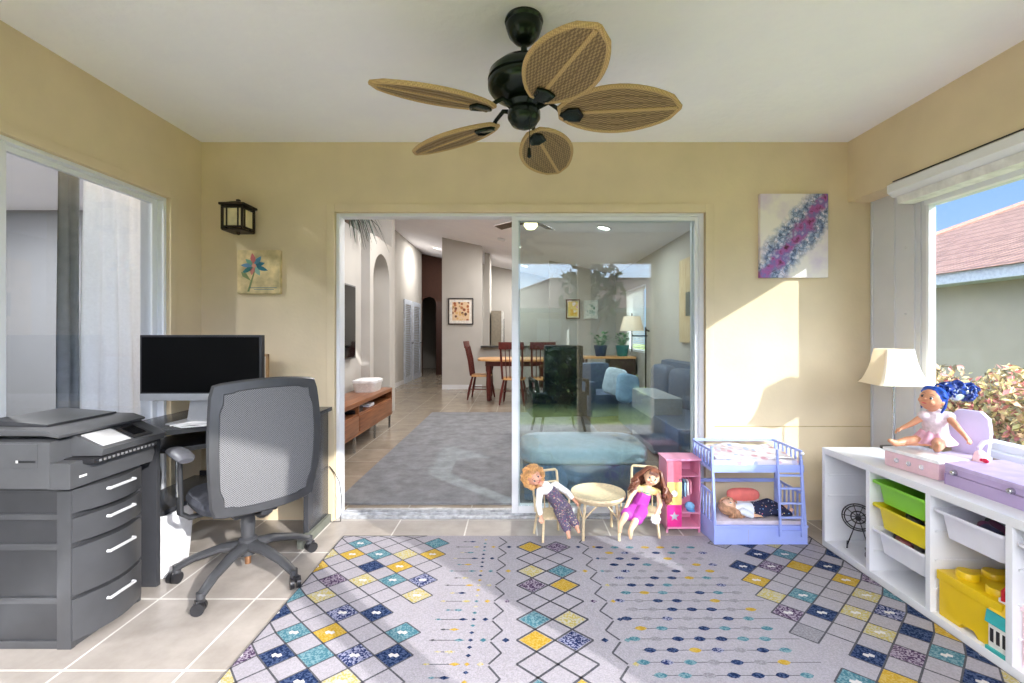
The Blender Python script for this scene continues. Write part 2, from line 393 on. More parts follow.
# ------------------------------------------------------------------ ceiling fan
def wicker(c1, c2, name, sc=(60, 170, 60)):
    t = NT(name); t.set(.6)
    mp = t.node('ShaderNodeMapping'); mp.inputs['Scale'].default_value = sc; t.link(t.tc.outputs['Object'], mp.inputs['Vector'])
    ck = t.node('ShaderNodeTexChecker'); ck.inputs['Scale'].default_value = 1; t.link(mp.outputs[0], ck.inputs['Vector'])
    ck.inputs['Color1'].default_value = (*lin(c1), 1); ck.inputs['Color2'].default_value = (*lin(c2), 1)
    n = t.noise(60, 3)
    cc = t.mix(t.math('MULTIPLY', n, .5), ck.outputs['Color'], c2); t.col(cc)
    t.bump(ck.outputs['Fac'], .6, .004); return t.m
BRONZE = M((30, 40, 34), .22, .6, .15, 12, name='oil_bronze')
WK = wicker((168, 142, 100), (112, 92, 62), 'wicker'); WR = wicker((208, 178, 126), (172, 142, 94), 'wicker_rim', (200, 200, 40))
FC = Vector((.028, 1.825, CZ))
fan = thing('ceiling_fan', 'bronze ceiling fan with five woven wicker leaf-shaped blades', 'ceiling fan', FC)
MB().lathe([(.001, -.001), (.075, -.001), (.078, -.012), (.072, -.02), (.074, -.03), (.062, -.065), (.04, -.09), (.022, -.1), (.001, -.1)], n=32).build('canopy', BRONZE, fan)
MB().cyl((0, 0, -.09), (0, 0, -.17), .013).build('downrod', BRONZE, fan)
MB().lathe([(.001, -.16), (.03, -.16), (.05, -.175), (.105, -.19), (.14, -.222), (.146, -.25), (.139, -.255), (.146, -.262), (.145, -.28), (.13, -.30), (.085, -.325), (.001, -.325)], n=40).build('motor_housing', BRONZE, fan)
MB().lathe([(.001, -.32), (.062, -.32), (.07, -.345), (.055, -.36), (.066, -.375), (.066, -.40), (.05, -.425), (.02, -.44), (.001, -.442)], n=32).build('switch_housing', BRONZE, fan)
b = MB(); b.tube([(.02, -.05, -.40), (.022, -.055, -.47), (.02, -.055, -.54)], .0018, 6); b.lathe([(.001, -.54), (.006, -.542), (.009, -.575), (.004, -.58), (.001, -.58)], (.02, -.055, 0), 10)
b.build('pull_chain', BRONZE, fan)
def leaf_out(L, w, inset=0):
    pts = []; N = 14
    for i in range(N+1):
        u = i/N; h = w*(math.sin(PI*min(1, (u*.94+.03)))**.62)*(1-.10*u)
        if u > .93: h = min(h, w*.62*(1-u)/.07+.004)
        pts.append((u*L, max(h-inset, .003)))
    x0 = inset; pts = [(inset+(p[0])*(L-2*inset)/L, p[1]) for p in pts]
    return pts
for k, a in enumerate((-151, -70, -11, 72, 148)):
    A = R(a); T = Matrix.Translation((0, 0, -.375)) @ Matrix.Rotation(A, 4, 'Z') @ Matrix.Translation((.145, 0, -.015)) @ Matrix.Rotation(R(-15), 4, 'X')
    T = T @ Matrix.Rotation(R(3), 4, 'Y')
    L, w = .455, .124
    up = leaf_out(L, w); pts = up+[(x, -y) for x, y in reversed(up)]
    o = MB().prism(pts, -.004, .004, T=None).build('blade', WK, fan); o.matrix_local = T
    b = MB()
    b.tube([(x, y, 0) for x, y in pts], .0085, 8, loop=True)
    r = b.build('blade_rim', WR, o)
    MB().box((L/2, 0, -.004), (L-.02, .014, .007), .002).build('blade_spine', WR, o)
    b = MB()
    for q in (-.6, -.3, .3, .6): b.tube([(L*.1, w*q*.7, -.004), (L*.5, w*q*1.05, -.005), (L*.9, w*q*.7, -.004)], .0016, 6)
    b.build('blade_ribs', M((118, 96, 66), .6), o)
    T2 = Matrix.Rotation(A, 4, 'Z')
    b = MB(); P = lambda x, y, z: T2 @ Vector((x, y, z))
    b.tube([P(.055, 0, -.36), P(.10, 0, -.345), P(.135, 0, -.372), P(.16, 0, -.402)], [.011, .009, .008, .010], 8)
    b.tube([P(.15, 0, -.40), P(.18, .025, -.410), P(.22, .03, -.412), P(.232, .0, -.408), P(.22, -.03, -.400), P(.18, -.025, -.396)], .0075, 8, loop=True)
    b.box(P(.192, 0, -.406), (.07, .045, .006), .002, rot=Matrix.Rotation(A, 3, 'Z') @ Matrix.Rotation(R(-13), 3, 'X'))
    b.build('blade_arm', BRONZE, fan)

# ------------------------------------------------------------------ wall lantern
SC = thing('wall_lantern', 'small bronze box wall lantern with frosted panes above the flower canvas', 'wall lamp', (-1.765, BW, 1.98))
IRON = M((52, 42, 34), .5, .4, name='lantern_iron')
MB().bb(-.03, .03, -.02, 0, -.07, .08, .004).build('backplate', IRON, SC)
b = MB(); b.tube([(0, -.01, .05), (0, -.07, .075), (0, -.13, .07)], .009, 8); b.build('arm', IRON, SC)
b = MB(); cy = -.13; h = .062
for sx in (-1, 1):
    for sy in (-1, 1): b.bb(sx*h-.006, sx*h+.006, cy+sy*h-.006, cy+sy*h+.006, -.1, .05)
for z in (-.1, -.082, .038):
    for sx in (-1, 1): b.bb(sx*h-.005, sx*h+.005, cy-h, cy+h, z-.005, z+.005); b.bb(-h, h, cy+sx*h-.005, cy+sx*h+.005, z-.005, z+.005)
for sx in (-1, 1): b.bb(sx*.035-.003, sx*.035+.003, cy-h-.003, cy-h+.003, -.08, .035); b.bb(sx*h-.003, sx*h+.003, cy-.038, cy-.032, -.08, .035)
b.bb(-h, h, cy-h, cy+h, -.106, -.100); b.ball((0, cy, -.112), .012)
b.build('cage', IRON, SC)
b = MB(); b.box((0, cy, .058), (.155, .155, .014), .002); b.box((0, cy, .075), (.13, .13, .02), .002, top=(.4, .4)); b.lathe([(.001, .08), (.014, .08), (.014, .1), (.001, .105)], (0, cy, 0), 10)
b.build('roof', IRON, SC)
b = MB(); 
for s_ in (-1, 1): b.bb(s_*(h-.006)-.001, s_*(h-.006)+.001, cy-h+.008, cy+h-.008, -.08, .035); b.bb(-h+.008, h-.008, cy+s_*(h-.006)-.001, cy+s_*(h-.006)+.001, -.08, .035)
b.build('frosted_panes', M((222, 208, 165), .4, name='frosted'), SC)

# ------------------------------------------------------------------ canvases
def px_canvas(name, label, x0, x1, z0, z1, mats, cat='painting', depth=.03):
    t = thing(name, label, cat, ((x0+x1)/2, BW-.001, (z0+z1)/2)); w, h = (x1-x0)/2, (z1-z0)/2
    b = MB(); b.bb(-w, w, -depth, 0, -h, h, .003); o = b.build('stretched_canvas', mats, t); return t, w, h
t = NT('abstract_paint'); t.set(.6)
tc = t.tc.outputs['Object']; sp = t.node('ShaderNodeSeparateXYZ'); t.link(tc, sp.inputs[0])
dist = t.noise(9, 6); d = t.math('SUBTRACT', t.math('MULTIPLY', sp.outputs['Z'], .62), t.math('MULTIPLY', sp.outputs['X'], .78))
d = t.math('ADD', d, t.math('MULTIPLY', t.math('SUBTRACT', dist, .5), .17)); d = t.math('ADD', d, .015); ad = t.math('ABSOLUTE', d)
vo = t.node('ShaderNodeTexVoronoi', feature='DISTANCE_TO_EDGE'); vo.inputs['Scale'].default_value = 38; t.link(tc, vo.inputs['Vector'])
core = t.ramp(t.noise(26, 6), [(.3, (90, 30, 60)), (.45, (175, 95, 165)), (.6, (120, 110, 175)), (.75, (205, 190, 220))])
mid = t.ramp(t.noise(30, 5), [(.35, (95, 110, 150)), (.5, (150, 165, 200)), (.62, (225, 220, 235)), (.75, (170, 130, 180))])
ed = t.ramp(vo.outputs['Distance'], [(.0, (60, 65, 90)), (.08, (255, 255, 255))])
mu = t.node('ShaderNodeMix', data_type='RGBA', blend_type='MULTIPLY'); mu.inputs[0].default_value = .8; t.link(mid, mu.inputs[6]); t.link(ed, mu.inputs[7])
f1 = t.ramp(ad, [(.025, (0, 0, 0)), (.055, (255, 255, 255))]); f2 = t.ramp(t.math('ADD', ad, t.math('MULTIPLY', t.noise(16, 4), .09)), [(.125, (0, 0, 0)), (.185, (255, 255, 255))])
t.col(t.mix(f2, t.mix(f1, core, mu.outputs[2]), t.ramp(t.noise(5, 5), [(.45, (238, 230, 224)), (.68, (214, 196, 220))])))
px_canvas('abstract_painting', 'abstract canvas with a purple and blue diagonal splash on white', 1.596, 2.04, 1.60, 2.15, t.m)
# flower canvas
fc, w, h = px_canvas('flower_canvas', 'small square canvas with a blue and pink flower below the wall lantern', -1.833, -1.553, 1.495, 1.78, M((205, 185, 140), .8, 0, .16, 14, name='aged_canvas'))
b = MB(); cols = [(50, 110, 130), (80, 135, 160), (195, 110, 110), (120, 165, 140), (100, 140, 175), (60, 120, 120), (200, 130, 120), (140, 175, 160)]
cx, czz = -.03, .04
for i in range(9):
    a = i*2*PI/9+.3; l = .075+.012*(i % 3); ux, uz = math.cos(a), math.sin(a)
    pts = [(cx+ux*l*u-uz*.017*math.sin(PI*u), -.0312, czz+(uz*l*u+ux*.017*math.sin(PI*u))*.85) for u in (.12, .35, .6, .8, 1)]+[(cx+ux*l*u+uz*.017*math.sin(PI*u), -.0312, czz+(uz*l*u-ux*.017*math.sin(PI*u))*.85) for u in (.8, .6, .35)]
    b.face(pts, i % 8)
b.ball((cx, -.031, czz), (.014, .002, .013), 10, mi=8)
b.face([(cx-.002, -.0312, czz-.04), (cx+.006, -.0312, czz-.04), (cx-.03, -.0312, -.13), (cx-.045, -.0312, -.13)], 9)
b.face([(cx-.02, -.0313, -.06), (cx-.075, -.0313, -.03), (cx-.085, -.0313, .0), (cx-.05, -.0313, -.01)], 9)
b.bb(-.06, .12, -.0315, -.031, -.107, -.103, mi=0); b.bb(-.03, .10, -.0315, -.031, -.118, -.115, mi=0)
b.build('painted_flower', [M(c, .8) for c in cols]+[M((215, 150, 130), .8), M((125, 140, 95), .8)], fc)

# ------------------------------------------------------------------ rug
def pile(c, nm, var=.12):
    t = NT(nm); t.set(.95, spec=.05); n = t.noise(160, 2); lo = tuple(v*(1-var) for v in c); hi = tuple(min(255, v*(1+var*.5)) for v in c)
    t.col(t.ramp(n, [(.35, lo), (.65, hi)])); t.bump(t.noise(240, 2), .7, .004); return t.m
def speck(c, c2, nm):
    t = NT(nm); t.set(.95, spec=.05); n = t.noise(130, 2); t.col(t.ramp(n, [(.46, c), (.56, c2)])); t.bump(t.noise(240, 2), .6, .004); return t.m
CREAM = (158, 154, 161)
RM = [pile(CREAM, 'rug_cream', .06), pile((84, 84, 90), 'rug_line'), speck((26, 40, 72), (66, 80, 112), 'rug_navy'), speck((66, 110, 124), (112, 142, 150), 'rug_teal'),
      speck((170, 138, 46), (180, 154, 84), 'rug_gold'), speck((172, 158, 94), (172, 168, 154), 'rug_palegold'), speck((70, 52, 80), (150, 140, 154), 'rug_plum'),
      speck((34, 46, 86), (140, 142, 166), 'rug_bluefleck'), pile((140, 138, 144), 'rug_grey'), pile((196, 193, 192), 'rug_white', .03)]
LN, NV, TL, GD, PG, PL, BF, GR, WH = range(1, 10)
rx0, rx1, ry0, ry1 = -1.05, 1.765, .60, 2.735
b = MB(); b.bb(rx0, rx1, ry0, ry1, .001, .010, .003, mi=0)
sy = .1525*K; sx = .148; zt = .0103
def clipx(v): return min(max(v, rx0+.004), rx1-.004)
def clipy(v): return min(max(v, ry0+.004), ry1-.004)
def dia(x, y, m, hx=.058, hy=.052, z=zt+.0004, inner=None):
    P = [(x-hx, y), (x, y-hy), (x+hx, y), (x, y+hy)]
    P = [(clipx(a), clipy(c), z) for a, c in P]
    b.face(P, m)
    if inner is not None:
        b.face([(clipx(x+dx), clipy(y+dy), z+.0003) for dx, dy in ((-.022, .002), (-.010, -.012), (-.002, -.005), (.012, -.012), (.022, -.002), (.010, .011), (.002, .005), (-.012, .012))], inner)
def line(p, q, w=.007, m=LN, z=zt+.0002):
    p, q = Vector((clipx(p[0]), clipy(p[1]), z)), Vector((clipx(q[0]), clipy(q[1]), z)); d = q-p
    if d.length < .004: return
    n = Vector((-d.y, d.x, 0)).normalized()*w/2; b.face([p-n, q-n, q+n, p+n], m)
A = {0: {1: TL, 4: TL}, 1: {1: GD, 2: TL, 3: PG, 4: GD, 0: PG}, 2: {2: NV, 3: GD, 0: GD}, 3: {1: PL, 2: PG, 3: TL, 4: BF}, 4: {1: PG, 4: PG, 0: TL}, 5: {0: NV, 2: BF, 3: NV},
     6: {1: TL, 2: GD, 4: TL}, 7: {0: PL, 1: NV, 2: TL, 3: BF, 4: NV}, 8: {0: PG, 2: NV, 3: PG}}
E = {0: {0: GR, 1: NV, 2: PG, 3: GR}, 1: {1: NV, 2: TL, 4: NV}, 2: {0: NV, 1: PL, 2: GD, 3: NV}, 3: {0: GD, 3: GD, 4: PL}, 4: {0: PG, 1: TL, 3: PG, 4: TL}, 5: {0: PL, 1: NV, 2: PG, 3: BF, 4: NV},
     6: {0: GR, 2: PG, 3: NV, 4: GD}, 7: {1: NV, 2: PL, 3: TL, 4: NV}, 8: {0: TL, 1: GD, 3: NV, 4: PG}}
rnd = random.Random(3)
for D, xs in ((A, [-1.06+sx*i for i in range(5)]), (E, [1.187+sx*i for i in range(5)])):
    side = 1 if D is A else -1
    for r_ in range(-1, 17):
        y = 3.06*K-r_*sy
        for c_, x in enumerate(xs):
            if r_ <= 8: m = D.get(r_, {}).get(c_)
            else: m = rnd.choice([None, NV, TL, GD, PG, PL, BF])
            hx, hy = sx/2, sy/2
            edge = (c_ == 4 if D is A else c_ == 0) and m is None and r_ % 2
            if not edge:
                line((x-hx, y), (x, y-hy)); line((x, y-hy), (x+hx, y)); line((x+hx, y), (x, y+hy)); line((x, y+hy), (x-hx, y))
            if m is not None: dia(x, y, m, sx/2-.004, sy/2-.004, inner=WH if m in (NV, TL, GD, BF, PL, PG) and (r_+c_) % 5 != 4 else None)
# middle diamonds with zigzag borders
CC = [(GD, PL), (None, None), (PG, TL), (PL, GD), (None, None), (TL, PG), (GD, BF), (None, None), (TL, GD), (PL, PG), (None, None), (GD, TL), (NV, GD), (None, None), (PL, TL), (GD, NV)]
for i, (m1, m2) in enumerate(CC):
    y = 3.006*K-i*sy
    for x, m in ((.075, m1), (.228, m2)):
        hx, hy = .0765, sy/2
        for p, q in (((-1, 0), (0, -1)), ((0, -1), (1, 0)), ((1, 0), (0, 1)), ((0, 1), (-1, 0))): line((x+p[0]*hx, y+p[1]*hy), (x+q[0]*hx, y+q[1]*hy), .009)
        if m: dia(x, y, m, .066, hy-.008)
    if i % 2 == 0:
        for x in (-.045, .35): dia(x, y-.0, (NV, GD, PL)[i//2 % 3], .016, .014)
    for s_, x in ((-1, -.105), (1, .41)):
        line((x, y+hy*2-.01), (x+s_*-.045, y+hy*.9), .008); line((x-s_*.045, y+hy*.9), (x, y), .008)
        dia(x+s_*.03, y, (GD, NV, TL, PG)[i % 4], .014, .012)
    # little motifs
    for q, x in enumerate((-.185,)):
        for h in (0, .045, .09): dia(x+.004*h, y+h, (NV, GD, TL, NV, PG)[(i*3+int(h*50)) % 5], .011, .009)
    for h, L_ in ((0, .07), (.065, .03)):
        x = -.28; line((x-L_, y+h), (x+L_, y+h), .004); dia(x+L_*.7, y+h, (PG, NV, TL, GD)[(i+int(h*30)) % 4], .022, .009); dia(x-L_*.8, y+h, (LN, PG, TL)[i % 3], .014, .006)
# rows of chained ovals
for i in range(28):
    y = (3.0-i*.075)*K; n = 7; off = .0435 if i % 2 else 0
    xs = [.47+off+.087*j for j in range(n)]
    if i % 2 == 0 and i > 5: line((xs[0]-.03, y), (1.13, y), .003)
    elif i > 4: line((xs[0]-.03, y), (xs[-1]+.02, y), .003)
    for j, x in enumerate(xs):
        m = (NV, NV, TL, GR, GD, BF, TL, GR, GR, NV)[(i*3+j*(2 if i % 3 else 1)+rnd.randrange(2)) % 10]
        hx, hy = (.026, .014*K*1.2)
        b.face([(x+hx*math.cos(a)*(1 if abs(math.cos(a)) > .9 else .8), y+hy*math.sin(a), zt+.0005) for a in [k*PI/4 for k in range(8)]], m)
tag(b.build('area_rug', RM, smooth=0), 'large cream area rug with navy, teal and gold diamond rows on the porch floor', 'rug')

# living room carpet
t = NT('grey_carpet'); t.set(.95, spec=.05); t.col(t.ramp(t.noise(7, 8, rough=.7), [(.3, (108, 109, 113)), (.7, (142, 143, 147))])); t.bump(t.noise(150, 3), .6, .006)
tag(MB().bb(-1.32, 1.0, 3.25, 8.17*K, .001, .014, .004).build('grey_rug', t.m), 'large plain grey rug on the living room tiles', 'rug')

# ------------------------------------------------------------------ storage drawers + printer
PLAS = M((66, 67, 70), .28, 0, .05, 10, .08, 120, name='drawer_plastic'); PLAD = M((50, 51, 54), .35, 0, .06, 10, name='drawer_dark')
cart = thing('drawer_tower', 'charcoal plastic drawer tower with four bowed drawers and silver bar handles', 'drawer unit', (-2.0, 1.935, 0))
cx0, cx1, cy0, cy1, ch = -.10, .262, -.175, .155, .633
b = MB()
for z0, z1 in ((0, .03), (.175, .20), (.385, .41), (.503, .526), (.612, .633)): b.bb(cx0+.003, cx1-.003, cy0+.004, cy1-.004, z0, z1, .003)
for y in (cy0, cy1-.02):
    for x in (cx0, cx1-.055): b.bb(x, x+.055, y, y+.02, .0, .62, .003)
b.bb(cx0, cx0+.01, cy0, cy1, 0, .62)
b.build('frame', PLAS, cart)
b = MB()
for y in (cy0+.012, cy1-.016): b.bb(cx0+.03, cx1-.04, y, y+.004, .02, .62)
b.build('side_panels', PLAD, cart)
for z0, z1 in ((.028, .190), (.205, .392), (.412, .508), (.528, .622)):
    pts = []
    for i in range(9):
        u = i/8; y = cy0+.004+(cy1-cy0-.008)*u; pts.append((cx1-.01+.058*math.sin(PI*(.08+.84*u)), y))
    pr = pts+[(cx1-.02, cy1-.004), (cx1-.02, cy0+.004)]
    b = MB(); b.prism(pr, z0, z1, 'z', .004)
    o = b.build('drawer', PLAS, cart)
    z = z0+(z1-z0)*.68; ym = (cy0+cy1)/2
    b = MB()
    P = lambda u, e: (cx1-.01+.058*math.sin(PI*(.08+.84*u))+e, cy0+(cy1-cy0)*u, z)
    b.tube([P(.34, 0), P(.34, .012), P(.72, .012), P(.72, 0)], .0065, 8)
    b.build('handle', M((205, 206, 208), .3, .2, .02), o)
# printer
PR = M((76, 77, 80), .35, 0, .04, 12, name='printer_grey'); PRD = M((56, 57, 60), .4, name='printer_dark')
pr = thing('printer', 'grey office printer on top of the charcoal drawer tower', 'printer', (-2.0, 1.93, .6335))
b = MB(); b.bb(-.12, .215, -.205, .215, .0, .185, .022)
b.build('body', PR, pr)
b = MB(); b.prism([(-.20, .0), (.19, .0), (.205, .04), (.19, .10), (-.20, .10)], .20, .29, 'x', .006)
b.build('front_housing', PR, pr)
b = MB(); b.prism([(.20, .105), (.335, .108), (.345, .135), (.225, .192), (.20, .192)], -.12, .205, 'y', .006, T=None)
b.build('control_panel', PR, pr)
b = MB()
T = Matrix.Translation((.315, 0, .155))
b.box((.287, .09, .1655), (.10, .10, .004), .001, rot=Euler((0, R(25), 0)), mi=1); b.box((.285, .09, .169), (.07, .065, .003), rot=Euler((0, R(25), 0)), mi=0)
b.build('display', [M((20, 20, 22), .1), M((45, 45, 48), .3)], pr)
MB().box((.285, -.04, .1665), (.10, .13, .003), rot=Euler((0, R(25), 0))).build('paper', M((190, 190, 192), .6), pr)
b = MB(); b.bb(.205, .335, -.15, .16, .086, .104, .002)
for i in range(14): b.bb(.336, .340, -.13+i*.02, -.122+i*.02, .089, .098, mi=1)
b.build('output_slot', [BLACKM, M((120, 120, 122))], pr)
MB().prism([(-.13, .205), (.19, .205), (.245, .196), (.25, .206), (.195, .226), (-.13, .232)], -.20, .2, 'y', .004).build('scanner_lid', PR, pr)
MB().prism([(-.10, .233), (.14, .229), (.14, .237), (-.10, .256)], -.14, .17, 'y', .003).build('document_feeder', PRD, pr)
b = MB(); b.bb(-.11, .17, -.2075, -.2045, .085, .175, .001); b.bb(.10, .165, -.2085, -.204, .105, .113, mi=1); b.bb(.09, .098, -.2085, -.204, .104, .114, mi=2)
b.build('side_cover', [PR, BLACKM, M((200, 200, 200))], pr)
b = MB()
b.bb(.2905, .2925, -.165, -.135, .035, .043)
b.build('label', M((225, 225, 225), .5), pr)

# ------------------------------------------------------------------ desk, monitor
DK = M((58, 59, 63), .25, 0, .05, 8, name='desk_laminate'); dkz = .75
desk = thing('corner_desk', 'dark charcoal corner desk against the left and back walls', 'desk', (-1.7, 2.6, 0))
y_ = lambda v: v*K-2.6
top = [(-.385, y_(2.54)), (-.13, y_(2.54)), (-.02, y_(2.63)), (.30, y_(2.98)), (.48, y_(3.08)), (.48, 2.985-2.6), (-.385, 2.985-2.6)]
MB().prism(top, dkz-.025, dkz, 'z', .004).build('desktop', DK, desk)
MB().bb(-.375, -.052, y_(2.55), y_(2.58), 0, dkz-.025, .003).build('side_panel', DK, desk)
b = MB(); b.bb(.43, .46, y_(3.12), .37, .0, dkz-.025, .003); b.build('end_panel', DK, desk)
FT = M((105, 108, 98), .5); MB().bb(.36, .40, y_(3.30), y_(3.34), 0, .70, .004).build('leg', FT, desk); MB().bb(.44, .48, y_(3.0), .37, 0, .05, .004).build('foot_rail', FT, desk)
MB().bb(-.37, .43, .345, .36, .18, .34, .003).build('back_panel', DK, desk)
b = MB(); b.prism([(-.30, y_(2.66)), (-.06, y_(2.68)), (.24, y_(3.02)), (.24, .3), (-.30, .3)], .62, .645, 'z', .003); b.build('keyboard_tray', BLACKM, desk)
b = MB(); b.bb(-.37, -.10, y_(2.6), .3, .30, .325, .003); b.build('lower_shelf', DK, desk)
t = thing('monitor', 'large black flat-screen monitor with silver chin on the corner desk', 'monitor', (-1.715, 2.47, dkz))
MB().bb(-.33, .33, -.02, .014, .155, .475, .006).build('bezel', BLACKM, t)
MB().bb(-.318, .318, -.0215, -.019, .165, .463).build('screen', M((4, 4, 5), .3, 0, 0, name='screen_off', spec=.15), t)
MB().bb(-.33, .33, -.021, .014, .118, .157, .004).build('chin', M((176, 178, 182), .35, .4, .02), t)
b = MB(); b.prism([(-.09, .0), (.09, .0), (.07, .12), (-.07, .12)], .0, .012, 'y'); b.bb(-.13, .13, -.10, .06, .001, .01, .004); b.build('stand', M((176, 178, 182), .35, .4, .02), t)
b = MB(); b.tube([(-1.78, 2.36, .756), (-1.74, 2.30, .76), (-1.66, 2.33, .765), (-1.58, 2.36, .757), (-1.62, 2.40, .76), (-1.72, 2.36, .765), (-1.76, 2.32, .757), (-1.70, 2.29, .757), (-1.62, 2.33, .757), (-1.55, 2.38, .757)], .004, 6)
b.tube([(-1.79, 2.33, .757), (-1.70, 2.38, .768), (-1.60, 2.41, .758)], .004, 6)
tag(b.build('cable_bundle', M((232, 232, 230), .5)), 'loose loops of white cable lying on the desk under the monitor', 'cable')
t = thing('photo_frame', 'light wooden picture frame standing half hidden behind the monitor', 'picture frame', (-1.70, 2.93, dkz))
b = MB()
for q in ((-.13, .09, .335, .35), (-.13, .09, 0, .015), (-.13, -.115, 0, .35), (.075, .09, 0, .35)): b.bb(q[0], q[1], -.01, .008, q[2], q[3], .002)
b.build('frame', M((190, 150, 105), .5), t); MB().bb(-.115, .075, -.002, .004, .015, .335).build('print', M((232, 226, 214), .7), t)
# waste bin
t = thing('waste_bin', 'white plastic waste bin standing under the desk', 'bin', (-1.825, 2.36, 0))
b = MB()
def rrect(w, d, r, n=5):
    P = []
    for cx, cy, a0 in ((w-r, d-r, 0), (-w+r, d-r, 90), (-w+r, -d+r, 180), (w-r, -d+r, 270)):
        for i in range(n): a = R(a0+90*i/(n-1)); P.append((cx+r*math.cos(a), cy+r*math.sin(a)))
    return P
def bowl(b, prof, z_off=0, cx=0, cy=0, r=.02, mi=None):
    "prof: (halfw, halfd, z) loop rings open at the top"
    b.rings([[Vector((x+cx, y+cy, z+z_off)) for x, y in rrect(w, d, min(r, w*.9, d*.9))] for w, d, z in prof], mi=mi)
bowl(b, [(.055, .09, 0), (.072, .11, .31), (.078, .116, .31), (.078, .116, .32), (.068, .106, .32), (.052, .086, .01)])
b.build('bin_body', M((238, 238, 240), .35, name='white_plastic'), t)
b = MB(); b.tube([(-1.22, 2.93, .42), (-1.16, 2.90, .33), (-1.08, 2.87, .28), (-1.0, 2.86, .2), (-.99, 2.9, .12)], .003, 6)
b = MB(); b.tube([(-1.235, 2.975, .36), (-1.20, 2.97, .32), (-1.165, 2.965, .26), (-1.15, 2.962, .16), (-1.155, 2.96, .003), (-1.22, 2.95, .003)], .0028, 6)
tag(b.build('power_cord', BLACKM), 'thin dark cord hanging down the tan wall beside the door jamb', 'cord')
b = MB(); b.tube([(-1.86, 2.35, .72), (-1.88, 2.36, .62), (-1.86, 2.36, .5), (-1.88, 2.37, .3)], .004, 6)
tag(b.build('desk_cable', BLACKM), 'black cable dangling under the desk behind the side panel', 'cable')

# ------------------------------------------------------------------ office chair
hub = Vector((-1.375, 2.31, 0))
fw = Vector((-.76, .64, 0)).normalized(); ang = math.atan2(fw.y, fw.x)-PI/2      # local +y = facing
oc = thing('office_chair', 'grey mesh-back office chair with black arms on a five-star caster base', 'office chair', hub, ang)
GB = M((60, 61, 64), .4, 0, .06, 15, name='chair_grey'); GD_ = M((46, 47, 50), .4, 0, .06, 15, name='chair_dark')
for k in range(5):
    a = R(-94+72*k)-ang; c, s_ = math.cos(a), math.sin(a)
    b = MB(); b.tube([(c*.03, s_*.03, .155), (c*.12, s_*.12, .15), (c*.24, s_*.24, .115), (c*.315, s_*.315, .075)], [.036, .03, .025, .022], 10, flat=.75)
    b.cyl((c*.315, s_*.315, .09), (c*.315, s_*.315, .05), .018)
    leg = b.build('base_leg', GB, oc)
    b = MB(); px, py = c*.325, s_*.325; ca = a+.6*(k-2)
    for q in (-.014, .014):
        ox, oy = -math.sin(ca)*q, math.cos(ca)*q
        b.cyl((px+ox*.4, py+oy*.4, .028), (px+ox*1.7, py+oy*1.7, .028), .0275, n=18)
    b.box((px, py, .048), (.03, .03, .03), .006)
    b.build('caster', BLACKM, leg)
MB().lathe([(.001, .11), (.04, .11), (.044, .19), (.03, .2), (.034, .26), (.03, .34), (.001, .34)], n=20).build('gas_cylinder', GB, oc)
MB().lathe([(.001, .06), (.014, .06), (.016, .115), (.001, .115)], n=12).build('cylinder_tip', M((150, 110, 80), .3, .6), oc)
MB().bb(-.10, .10, -.12, .12, .335, .385, .015).build('mechanism', GD_, oc)
b = MB()
def sup(w, d, z, e=3.2, n=28, y0=0): return [Vector((w*math.copysign(abs(math.cos(2*PI*i/n))**(2/e), math.cos(2*PI*i/n)), y0+d*math.copysign(abs(math.sin(2*PI*i/n))**(2/e), math.sin(2*PI*i/n)), z)) for i in range(n)]
b.rings([sup(.20, .20, .385), sup(.235, .23, .40), sup(.245, .24, .43), sup(.235, .23, .455), sup(.19, .19, .468)])
b.build('seat', M((60, 62, 70), .9, 0, .1, 60, .2, 200, name='seat_fabric'), oc)
# back: curved frame
def bk(u, v):
    "u -1..1 across, v 0..1 up, local coordinates of the back surface"
    w = .225+.022*math.sin(PI*v)+(.012*v)
    return Vector((w*u, -.235-.045*(1-u*u)-.03*math.sin(PI*v*1.0)-.02*v+.02, .405+.60*v))
def bkz(u, v):
    p = bk(u, v); p.z += .022*(1-u*u)*(2*v-1)*(1 if v > .5 else .3); return p
b = MB(); N = 12
loop = [bkz(-1+2*i/N, 1) for i in range(N)]+[bkz(1, 1-i/N) for i in range(N)]+[bkz(1-2*i/N, 0) for i in range(N)]+[bkz(-1, i/N) for i in range(N)]
inner = []
def shrink(u, v, k): return bkz(u*(1-k*1.0), k*.45*.9+v*(1-k*.9))
def ringpt(k, off):
    out = []
    for i in range(N): out.append((-1+2*i/N, 1))
    for i in range(N): out.append((1, 1-i/N))
    for i in range(N): out.append((1-2*i/N, 0))
    for i in range(N): out.append((-1, i/N))
    res = []
    for u, v in out:
        uu = u*(1-k); vv = .5+(v-.5)*(1-k*.85)
        if k > .1 and abs(u) > .8 and abs(v-.5) > .4: uu *= .94; vv = .5+(vv-.5)*.97
        if k <= .1 and abs(u) > .99 and (v > .99 or v < .01): uu *= .96; vv = .5+(vv-.5)*.985
        p = bkz(uu, vv); p.y += off; res.append(p)
    return res
b.rings([ringpt(.03, -.012), ringpt(0, 0), ringpt(.03, .014), ringpt(.16, .010), ringpt(.18, -.001), ringpt(.16, -.010)], cap=False, loop=True)
b.build('back_frame', GB, oc)
t = NT('chair_mesh'); t.set(.8, spec=.1)
mp = t.node('ShaderNodeMapping'); mp.inputs['Scale'].default_value = (220, 1, 220); t.link(t.tc.outputs['Object'], mp.inputs[0])
ck = t.node('ShaderNodeTexChecker'); ck.inputs['Scale'].default_value = 1; t.link(mp.outputs[0], ck.inputs[0]); ck.inputs[1].default_value = (*lin((132, 132, 134)), 1); ck.inputs[2].default_value = (*lin((78, 78, 80)), 1)
t.col(ck.outputs[0])
b = MB(); G = 14; V, Fs = [], []
